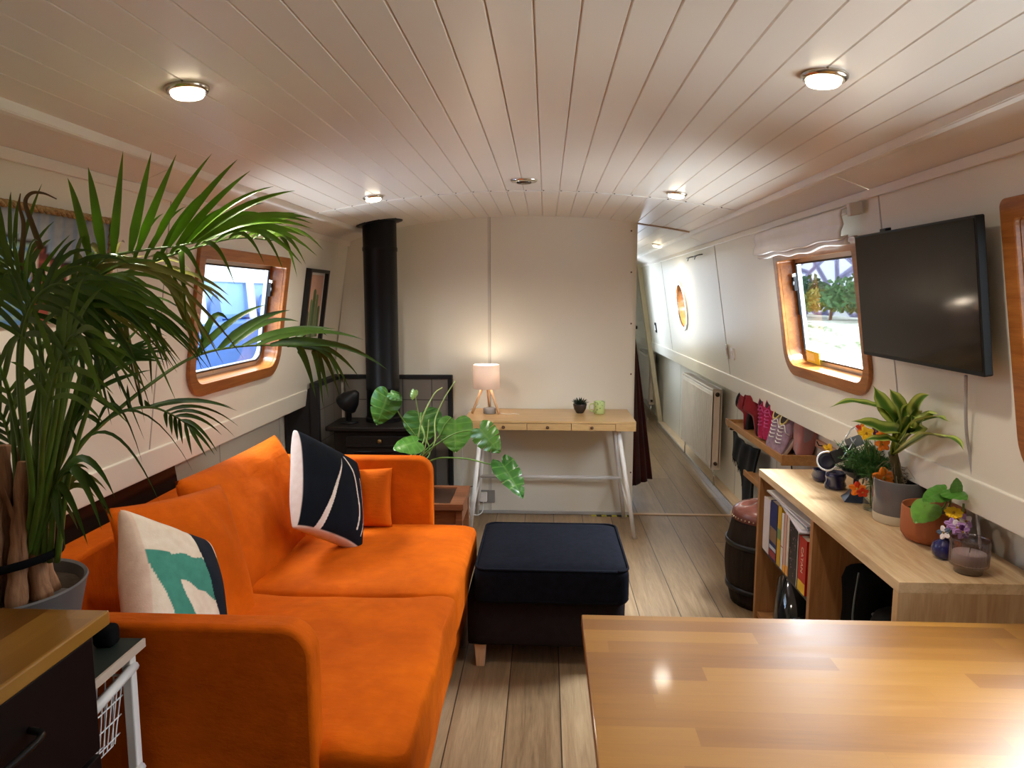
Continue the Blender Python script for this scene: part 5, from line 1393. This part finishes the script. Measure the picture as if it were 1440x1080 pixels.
# ------------------------------------------------------------------ things on the shelf cabinet
CT = .72
BLUEG = mat('cobalt_glaze', (.010, .012, .055), .12, var=.4, scale=30, coat=.5)
t = thing('ceramic_bowl', 'low dark-blue glazed bowl at the far end of the cabinet top', 'bowl', (1.185, 3.02, CT))
MB().lathe([(.032, 0), (.040, .003), (.048, .022), (.040, .044), (.043, .050), (.040, .051), (.036, .044), (.042, .024), (.001, .006)], 40, rfn=lambda a, z: 1 + .02 * cos(5 * a)).build('bowl_body', BLUEG, t, True)
t = thing('ceramic_cup', 'dark-blue glazed wavy cup in front of the low blue bowl', 'cup', (1.185, 2.895, CT))
MB().lathe([(.030, 0), (.038, .003), (.041, .018), (.034, .034), (.039, .052), (.036, .070), (.033, .070), (.035, .052), (.030, .036), (.001, .006)], 40, rfn=lambda a, z: 1 + .05 * cos(4 * a + z * 40)).build('cup_body', BLUEG, t, True)
# black and silver strapped gadget lying over the cup and flower bowl
t = thing('headset', 'black and silver strapped headset with a white ring leaning over the blue cup', 'headset')
c = at(1180, 642, 2.77); R_ = .026
M = lean(c, (1, -.1, .45), (-.25, .45, .9)) @ Matrix.Scale(1.35, 4); M = M @ Matrix.Rotation(.1, 4, 'X')
WR_ = mat('white_ring', (.72, .72, .74), .25); GB = mat('gadget_black', (.02, .018, .018), .35)
MB().tube([M @ Vector((-.035 + .027 * cos(2 * pi * k / 28), .027 * sin(2 * pi * k / 28), .0)) for k in range(29)], .0035, 8).build('white_ring', WR_, t, True)
MB().lathe([(.001, -.006), (.023, -.008), (.024, .004), (.012, -.003), (.001, -.003)], 28, M=M @ Matrix.Translation((-.035, 0, -.004))).build('ear_cushion', mat('navy_pad', (.012, .012, .03), .5), t, True)
MB().prism(rrect(-.028, .028, -.020, .018, .004), -.012, .012, M=M @ Matrix.Translation((.008, .004, .004))).build('body', GB, t, 'auto', bevel=.002)
mb = MB()
for q in (-.014, .014): mb.tube([M @ Vector(p) for p in ((.0, q + .006, .018), (.03, q + .024, .02), (.06, q + .045, .014), (.088, q + .050, .0))], .0028, 7)
for k in range(3): mb.tube([M @ Vector((.022 + .026 * k, -.012 + .020 * k * .9, .019 - .004 * k)), M @ Vector((.022 + .026 * k, .022 + .020 * k * .9, .019 - .004 * k))], .0035, 7)
mb.build('silver_band', mat('silver_band', (.62, .66, .72), .2, .9), t, True)
MB().prism(rrect(.03, .075, -.004, .026, .006), .0, .006, M=M @ Matrix.Translation((0, .012, .010))).build('grey_plate', mat('grey_plate', (.25, .30, .36), .2, .5), t, bevel=.001)
rebase(t, c)

# trumpet-shaped dark vase with a green arrangement
t = thing('flower_bowl', 'dark blue-grey square-footed pedestal bowl with feathery green foliage', 'flower arrangement', (1.195, 2.73, CT))
MB2 = MB(); prof = [(.062, 0), (.062, .003), (.040, .020), (.020, .045), (.012, .062), (.012, .085), (.030, .095), (.052, .115), (.054, .118), (.050, .116), (.001, .100)]
MB2.lathe(prof[:6], 4, M=Matrix.Rotation(.55, 4, 'Z'), caps=True); MB2.lathe(prof[5:], 32, caps=False)
MB2.build('pedestal_bowl', mat('slate_blue_glaze', (.022, .028, .048), .35), t, 'auto', bevel=.001)
random.seed(31)
DG = LEAFG('fern_green', (.035, .13, .02), .5); DG2 = LEAFG('fern_dark', (.02, .055, .015), .5)
def sprays(n, c, r, hz, L, mm, name, th=.0011, up=.3):
    mb = MB()
    for k in range(n):
        a = random.uniform(0, 2 * pi); e = random.uniform(-.3, 1.1); d = Vector((cos(a) * cos(e), sin(a) * cos(e), sin(e) * 1.0 + up)).normalized()
        p = Vector(c) + Vector((random.gauss(0, r), random.gauss(0, r), random.gauss(0, r * .5))); l = L * random.uniform(.5, 1)
        if (p + d * l).z > hz or (p + d * l).z < -.0: l *= .5
        q = p + d * l + Vector((0, 0, -.01)); mb.tube([p, p.lerp(q, .5) + Vector((0, 0, .006)), q], [th, th, th * .5], 3)
        for j in range(7):
            b = p.lerp(q, .25 + .11 * j); dd = (d.orthogonal().normalized() * random.choice((-1, 1)) + d + Vector((random.uniform(-.6, .6),) * 3)).normalized()
            mb.tube([b, b + dd * .012], [th * .8, th * .4], 3)
    return mb.build(name, mm, t, True)
sprays(110, (.012, -.01, .118), .024, .20, .075, DG2, 'dark_foliage', th=.0016)
sprays(230, (.03, -.05, .155), .032, .30, .11, DG, 'feathery_foliage', th=.0016)
# glass jar of stems
t = thing('glass_jar', 'clear glass jar with green stems between the pedestal bowl and grey plant pot', 'vase', (1.205, 2.605, CT))
JG = glass('jar_glass', (.90, .95, .92), .02, .08)
MB().lathe([(.030, .001), (.033, .004), (.033, .075), (.028, .085), (.028, .098), (.026, .098), (.026, .085), (.030, .074), (.030, .007), (.001, .006)], 36).build('jar', JG, t, True)
mb = MB(); random.seed(8)
for k in range(9):
    a = random.uniform(0, 6.28); mb.tube(spline([(.018 * cos(a), .018 * sin(a), .01), (.01 * cos(a + 1), .01 * sin(a + 1), .06), (.02 * cos(a + 2), .02 * sin(a + 2), .13), (.05 * cos(a + 2.3), .05 * sin(a + 2.3), .17)], 5), .0018, 5)
mb.build('stems', LEAFG('jar_stem', (.09, .16, .03)), t, True)
mb = MB()
for k in range(8):
    a = k * 2.4; z = .02 + .012 * k; p = Vector((.012 * cos(a), .012 * sin(a), z)); d = Vector((cos(a), sin(a), .6)).normalized()
    leaf_strip(mb, [p, p + d * .012, p + d * .022], .012, Vector((0, 0, 1)), lambda x: sin(pi * (x * .9 + .08)), .1)
mb.build('drowned_leaf', LEAFG('jar_leaf', (.05, .11, .02)), t, True)
sprays(130, (0.0, 0, .15), .028, .27, .09, DG, 'feathery_foliage', th=.0015)
# flowers
def flower(px, py, Y, cols, r, label, face=(-.4, -1, .25), n=5, centre=(.5, .3, .02), name='flower', stem_to=None, cat='flower', group='loose flowers on the cabinet'):
    r *= 1.3; p = at(px, py, Y); t = thing(name, label, cat, p, group); N = Vector(face).normalized(); X_ = N.orthogonal().normalized(); Y_ = N.cross(X_)
    for k in range(n):
        a = 2 * pi * k / n + .3; c, c2 = X_ * cos(a) + Y_ * sin(a), X_ * -sin(a) + Y_ * cos(a); mb = MB()
        def g(u, v):
            w_ = r * .62 * sin(pi * (.12 + .80 * v)) ** .7; return tuple(c * (r * v) + c2 * ((u - .5) * w_ * 1.3) + N * (r * (.45 * v * (1 - .5 * v) - .5 * (u - .5) ** 2 * v) + .0015 * sin(u * 14 + k)))
        mb.grid(g, 8, 8); m_ = cols[k % len(cols)]; mb.build('petal', m_, t, True)
    MB().sphere(N * r * .18, r * .16, 10, 6).build('flower_centre', mat('flower_eye', (.35, .20, .02), .6), t, True)
    if stem_to is not None:
        q = Vector(stem_to) - p; MB().tube(spline([N * -r * .1, q * .5 + Vector((0, 0, .006)), q], 5), .0014, 5).build('stalk', LEAFG('flower_stalk', (.12, .18, .03)), t, True)
    return t
OR_ = mat('petal_orange', (.78, .20, .008), .6, var=.1); YE = mat('petal_yellow', (.80, .48, .01), .6, var=.1); RE = mat('petal_red', (.60, .04, .008), .6); PU = mat('petal_purple', (.10, .02, .13), .6)
LI = mat('petal_lilac', (.50, .28, .62), .6, var=.12); PW = mat('petal_white', (.80, .74, .76), .6)
js = (1.205, 2.605, CT + .095)
flower(1243, 672, 2.52, [OR_], .030, 'orange open flower drooping at the rim of the grey plant pot', (-.3, -1, .1), stem_to=js)
flower(1241, 625, 2.57, [OR_], .020, 'small orange flower high in the bunch against the dracaena', (-.2, -1, .3), stem_to=js)
flower(1240, 612, 2.55, [OR_], .017, 'orange bloom beside the purple flower at the top of the bunch', (0, -1, .5), stem_to=js)
flower(1218, 610, 2.58, [YE], .021, 'bright yellow flower at the top of the bunch', (-.2, -1, .6), stem_to=js)
flower(1212, 604, 2.60, [OR_, RE], .018, 'deep orange flower behind the yellow one at the top', (0, -.8, .8), stem_to=js)
flower(1231, 607, 2.60, [PU], .015, 'small dark purple flower at the top of the bunch', (0, -1, .6), stem_to=js)
flower(1206, 687, 2.60, [OR_, RE], .023, 'orange-red nasturtium hanging low beside the glass jar', (-.5, -1, -.2), stem_to=js)
flower(1213, 692, 2.57, [RE], .016, 'small red flower just above the cabinet top beside the jar', (-.3, -1, -.3), stem_to=js)
flower(1166, 632, 2.86, [YE], .022, 'yellow flower bud leaning out left beyond the headset', (-1, -.5, -.1), n=4, stem_to=(1.195, 2.75, CT + .12))

# dracaena in the grey pot
t = thing('dracaena', 'yellow-green striped leafy plant in a grey pot with a cream base', 'plant', (1.235, 2.475, CT))
MB().lathe([(.001, 0), (.076, 0), (.080, .004), (.0835, .034)], 56, caps=False).build('saucer', mat('cream_glaze', (.55, .49, .36), .35), t, True)
MB().lathe([(.0835, .034), (.0845, .036), (.0855, .150), (.0845, .153), (.081, .151), (.080, .125)], 56, caps=False).build('pot', mat('grey_glaze', (.12, .115, .12), .18, coat=.4), t, True)
MB().lathe([(.001, .128), (.081, .126)], 30, caps=False).build('soil', mat('soil', (.04, .025, .015)), t)
MB().tube(spline([(.0, 0, .12), (-.022, -.012, .19), (-.048, -.03, .25)]), .015, 14).build('trunk', wood('dracaena_bark', (.05, .055, .025), (.12, .10, .05), 'z', .8), t, True)
mb = MB()
for k in range(5): mb.tube([(.019 * cos(a * .7 + k), .019 * sin(a * .7 + k), .13 + .014 * k + .0012 * a + .003 * sin(a)) for a in range(12)], .0012, 5)
random.seed(14)
for k in range(26):
    a = random.uniform(0, 6.28); z = random.uniform(.14, .2); mb.tube(spline([(.018 * cos(a), .018 * sin(a), z), (.05 * cos(a), .05 * sin(a), z + .02), (.08 * cos(a + .2), .08 * sin(a + .2), z - .01)], 4), .0007, 4)
mb.build('dry_tendrils', mat('dry_tendril', (.28, .20, .12), .8), t, True)
O3 = Vector((1.235, 2.475, CT)); DRC = paint_mat('striped_leaf', .35)
def drleaf(ctrl, wd, nrm=(0, -1, .3), seed=0):
    mb = MB(); cols = []; P = [at(*c) - O3 if len(c) == 3 and c[0] > 50 else Vector(c) for c in ctrl]
    def cf(tt, q):
        q = abs(q)
        if q < .30: return (.07, .17, .02)
        if q < .42: return (.13, .22, .03)
        return (.46, .54, .12) if q < .9 else (.22, .33, .05)
    leaf_strip(mb, spline(P, 7), wd, Vector(nrm), lambda x: (.28 + .72 * sin(pi * min(1, x * 1.05)) ** .8 if x < .6 else .28 + .72 * sin(pi * min(1, x * 1.05)) ** .8) * (1 if x < .8 else (1 - x) / .2 + .02), .28, cols, cf, 10)
    for i, v in enumerate(mb.v):
        q = noise.noise(Vector(v) * 28 + Vector((seed, 0, 0))) * .004; mb.v[i] = (v[0] + q, v[1], v[2] + q)
    o = mb.build('leaf', DRC, t, True); setcol(o, cols)
H1 = (-.048, -.03, .240); H2 = (-.048, -.032, .262)
drleaf([H1, (1258, 600, 2.40), (1245, 578, 2.38), (1215, 568, 2.36), (1190, 565, 2.36), (1166, 573, 2.36)], .030, (0, -.6, .9), 1)
drleaf([H1, (1262, 598, 2.40), (1250, 580, 2.38), (1236, 560, 2.38), (1228, 542, 2.38)], .054, (-.1, -1, .1), 2)
drleaf([H2, (1270, 600, 2.36), (1268, 580, 2.34), (1258, 560, 2.32), (1250, 547, 2.32)], .050, (.1, -1, .1), 3)
drleaf([H2, (1278, 590, 2.33), (1288, 572, 2.26), (1298, 560, 2.21), (1306, 556, 2.19)], .044, (-.2, -.8, .5), 4)
drleaf([H1, (1262, 608, 2.38), (1240, 604, 2.34), (1220, 596, 2.32), (1197, 592, 2.30)], .050, (0, -.8, .7), 5)
drleaf([H2, (1285, 600, 2.28), (1300, 592, 2.22), (1320, 588, 2.15), (1337, 593, 2.10)], .036, (0, -.5, .9), 6)
drleaf([H1, (1285, 620, 2.28), (1305, 612, 2.20), (1330, 616, 2.12), (1348, 624, 2.08), (1356, 634, 2.06)], .032, (.2, -.6, .8), 7)
drleaf([H1, (1268, 615, 2.36), (1278, 600, 2.31), (1284, 590, 2.29), (1282, 583, 2.29)], .044, (.3, -1, 0), 8)
drleaf([H1, (1262, 625, 2.38), (1250, 618, 2.34), (1230, 617, 2.32), (1214, 618, 2.32)], .028, (0, -.7, .7), 9)
drleaf([H2, (1285, 608, 2.30), (1298, 592, 2.24), (1310, 585, 2.20), (1316, 583, 2.17)], .042, (-.1, -.8, .6), 10)
drleaf([H2, (1265, 590, 2.38), (1272, 575, 2.33), (1285, 568, 2.29)], .038, (0, -1, .4), 11)

# small heart-leaf plant in the ribbed terracotta pot
t = thing('potted_heart_leaf', 'heart-leafed seedling in a ribbed terracotta pot', 'plant', (1.243, 2.275, CT))
MB().lathe([(.001, 0), (.062, 0), (.078, .008), (.088, .024), (.0895, .034), (.090, .110), (.0885, .114), (.085, .112), (.084, .09)], 120, rfn=lambda a, z: 1 + (.010 * cos(a * 48) if .02 < z < .105 else 0)).build('pot', mat('terracotta', (.36, .105, .035), .55), t, True)
MB().lathe([(.001, .092), (.085, .09)], 30, caps=False).build('soil', mat('soil', (.04, .025, .015)), t)
O4 = Vector((1.243, 2.275, CT)); rel = lambda x, y, Y: at(x, y, Y) - O4
for P in ([(.0, 0, .09), rel(1328, 712, 2.19), rel(1333, 692, 2.13)], [(.006, 0, .09), rel(1334, 712, 2.18), rel(1338, 690, 2.11)], [(-.01, -.01, .09), rel(1310, 718, 2.23), rel(1300, 712, 2.18)]):
    MB().tube(spline(P, 6), .0028, 7).build('stem', LEAFG('heart_stem', (.14, .22, .04)), t, True)
big_leaf('leaf', t, rel(1309, 708, 2.19), rel(1287, 733, 2.13), .080, (-.2, -.7, .8), curl=.25, c0=(.12, .30, .04), c1=(.17, .40, .06))
big_leaf('leaf', t, rel(1332, 688, 2.14), rel(1298, 703, 2.10), .062, (-.2, -.6, .8), curl=.2, c0=(.05, .20, .02), c1=(.08, .27, .03))
big_leaf('leaf', t, rel(1334, 689, 2.12), rel(1360, 701, 2.06), .068, (.1, -.8, .6), curl=.25, c0=(.05, .20, .02), c1=(.08, .25, .03))
big_leaf('leaf', t, rel(1346, 692, 2.10), rel(1346, 672, 2.10), .040, (.1, -1, .2), curl=.2, c0=(.05, .18, .02), c1=(.07, .23, .03))

# round cobalt vase with its small posy
t = thing('bud_vase', 'small round cobalt-blue vase holding a lilac and white posy', 'vase', (1.195, 2.115, CT))
MB().lathe([(.001, 0), (.018, 0), (.030, .012), (.034, .030), (.029, .048), (.014, .058), (.012, .066), (.014, .070), (.011, .068), (.009, .058)], 40).build('vase_body', mat('cobalt', (.010, .012, .10), .10, coat=.6), t, True)
bv = (1.195, 2.115, CT + .065)
flower(1346, 742, 2.09, [LI, PW], .018, 'white and lilac flower at the front of the posy in the cobalt vase', (-.3, -1, .4), stem_to=bv)
flower(1339, 738, 2.10, [LI], .016, 'pinkish-lilac flower at the left of the posy', (-.8, -1, .3), stem_to=bv)
flower(1357, 733, 2.11, [PW, LI], .018, 'large white pansy-like flower at the right of the posy', (.3, -1, .4), stem_to=bv)
flower(1353, 748, 2.08, [LI, PU], .017, 'violet flower low in the posy above the candle glass', (0, -1, .1), stem_to=bv)
flower(1328, 749, 2.10, [PW, mat('petal_slate', (.10, .13, .20), .6)], .016, 'slate-blue and white flower hanging at the left of the cobalt vase', (-1, -.6, .3), stem_to=bv)
flower(1341, 722, 2.12, [YE], .019, 'yellow marigold-like bloom at the top of the posy', (-.2, -.5, 1), n=9, stem_to=bv)
mb = MB(); q = Vector(bv)
mb.tube(spline([q, at(1352, 730, 2.12), at(1355, 708, 2.13)], 6), .003, 6)
tag(mb.build('flower_stalk', LEAFG('stalk_green', (.22, .30, .05)), smooth=True), 'bare green flower stalk sticking up from the cobalt vase', 'stalk')

# smoked ribbed candle glass
t = thing('candle_glass', 'smoky ribbed glass candle holder with a white candle at the near end of the cabinet', 'candle', (1.205, 2.005, CT))
SM = glass('smoked_glass', (.74, .69, .72), .04, .12)
rib = lambda a, z: 1 + (.026 * cos(a * 30) if .022 < z < .088 else 0)
MB().lathe([(.001, 0), (.034, 0), (.036, .003), (.036, .014), (.040, .019), (.048, .024), (.049, .030), (.050, .098), (.0495, .101), (.047, .100), (.046, .095), (.045, .030), (.001, .024)], 144, rfn=rib).build('glass_cup', SM, t, True)
MB().lathe([(.001, .028), (.043, .028), (.043, .058), (.041, .060), (.001, .059)], 40).build('wax', mat('candle_wax', (.88, .84, .78), .5), t, True)
MB().tube([(0, 0, .058), (.001, 0, .072)], .0012, 6).build('wick', BLACKM, t, True)

# ------------------------------------------------------------------ yellow card in the right window
t = thing('window_card', 'yellow card with pale slanted strokes standing in the right-hand window', 'sign')
M = wallM('R', 3.435, 1.205) @ Matrix.Translation((0, 0, -.058)) @ Matrix.Rotation(-.04, 4, 'Z')
MB().box(-.075, .085, -.028, .030, 0, .003).build('card', mat('card_yellow', (.62, .40, .015), .5), t, M=M)
mb = MB()
for k in range(9):
    x = -.066 + k * .011; mb.prism([(x, -.018), (x + .004, -.018), (x - .002, .018), (x - .006, .018)], .003, .0034)
mb.build('pale_strokes', mat('card_cream', (.80, .68, .40), .5), t, M=M)
MB().box(-.075, .085, .026, .030, .003, .0036).build('dark_edge', mat('card_olive', (.16, .14, .03), .5), t, M=M)
rebase(t, M.translation)

# ------------------------------------------------------------------ outside: neighbouring boat, canal and bank
BB = mat('boat_blue', (.07, .17, .50), .35); BW = mat('boat_white', (.75, .78, .82), .4); BL = mat('boat_pale_blue', (.28, .48, .78), .35)
t = thing('moored_boat', 'blue and white boat moored alongside, seen through the left window', 'boat')
MB().box(-4.6, -2.62, -1, 9, .2, 1.30).build('hull_side', BB, t, bevel=.03)
MB().box(-4.4, -2.70, 0, 8.4, 1.30, 2.05).build('cabin_side', BL, t, bevel=.05)
MB().box(-2.70, -2.66, -.5, 8.6, 1.62, 1.78).build('white_band', BW, t, bevel=.01)
for k in range(6):
    y = 2.6 + k * .95
    M = basis((-2.66, y, 1.45), (0, 1, 0), (0, 0, 1), (1, 0, 0))
    MB().prism([(-.06, -.4), (.03, -.4), (-.10, .45), (-.20, .45)], 0, .03, M=M).build('white_strut', BW, t)
    P = [(.18 + .10 * cos(a * pi / 12) * (1 if a < 12 else .3), -.15 + .22 * sin(a * pi / 12)) for a in range(24)]
    MB().prism(P, 0, .01, M=M).build('blue_scroll', BB, t)
rebase(t, (-3.6, 3.5, .2))
tag(MB().box(-30, 40, -30, 40, -.42, -.40).build('canal_water', NT('w').set(Base_Color=(.16, .20, .16), Roughness=.12).m), 'greenish canal water around the boat', 'water', kind='structure')
t = thing('canal_bank', 'pale stone canal bank with grassy ledges, seen through the right window', 'bank')
s = NT('bank_stone'); f = s.noise(s.mapping(s.obj(), (.6, .6, 4)), 2.2, 6, .7); s.set(Base_Color=s.ramp(f, [(.35, (.18, .24, .10)), (.5, (.62, .60, .50)), (.8, (.80, .78, .70))]), Roughness=.9); STN = s.m
MB().box(3.2, 4.2, -4, 40, -.4, .16).build('lower_ledge', STN, t); MB().box(4.2, 5.6, -4, 40, -.4, .52).build('upper_ledge', STN, t); MB().box(5.6, 22, -4, 44, -.4, .92).build('towpath', STN, t)
rebase(t, (6, 14, -.4))
t = thing('graffiti_wall', 'white and violet painted wall above the bushes across the canal', 'wall')
s = NT('graffiti'); v = s.n('ShaderNodeTexVoronoi', feature='DISTANCE_TO_EDGE'); s.link(s.mapping(s.obj(), (1, .5, 1.1)), v.inputs['Vector']); v.inputs['Scale'].default_value = 1.5
s.set(Base_Color=s.ramp(v.outputs['Distance'], [(.0, (.05, .05, .12)), (.10, (.16, .15, .30)), (.14, (.55, .56, .60)), (1, (.62, .62, .64))]), Roughness=.8)
MB().box(8.6, 8.9, 4, 40, .921, 6.5).build('wall_face', s.m, t); rebase(t, (8.75, 20, .92))
random.seed(77)
BUSHN = ['green one, nearest', 'yellowish one, second from the near end', 'dark green one, third along', 'green one, fourth along', 'yellowish one, in the middle', 'dark green one, sixth along', 'green one, seventh along', 'yellowish one, last but one', 'dark green one, furthest']
for k in range(9):
    y = 11.2 + k * 1.75; c = Vector((7.1, y, .92)); mb = MB()
    hh = random.uniform(.7, 1.0); rr = random.uniform(.74, .82)
    for q in range(700):
        a, e = random.uniform(0, 6.28), math.acos(random.uniform(-.1, 1)); r = random.uniform(.75, 1.05)
        p = Vector((rr * sin(e) * cos(a), rr * sin(e) * sin(a), hh * .5 + hh * .55 * cos(e))) * r
        d = Vector((random.gauss(0, 1), random.gauss(0, 1), random.gauss(0, 1))).normalized(); leaf_strip(mb, [p, p + d * .08, p + d * .15], .09, Vector((random.gauss(0, 1), 1, .3)), lambda x: sin(pi * (x * .9 + .08)), .1)
    t = thing('bush', 'bush on the far canal bank, ' + BUSHN[k], 'bush', c, 'bushes on the far bank')
    mb.build('foliage', [LEAFG('bush_green', (.05, .13, .04), .7), LEAFG('bush_yellow', (.16, .17, .03), .7), LEAFG('bush_dark', (.03, .08, .03), .7)][k % 3], t)
    MB().tube([(0, 0, 0), (.02, 0, hh * .6)], .04, 6).build('trunk', RUSSET, t)
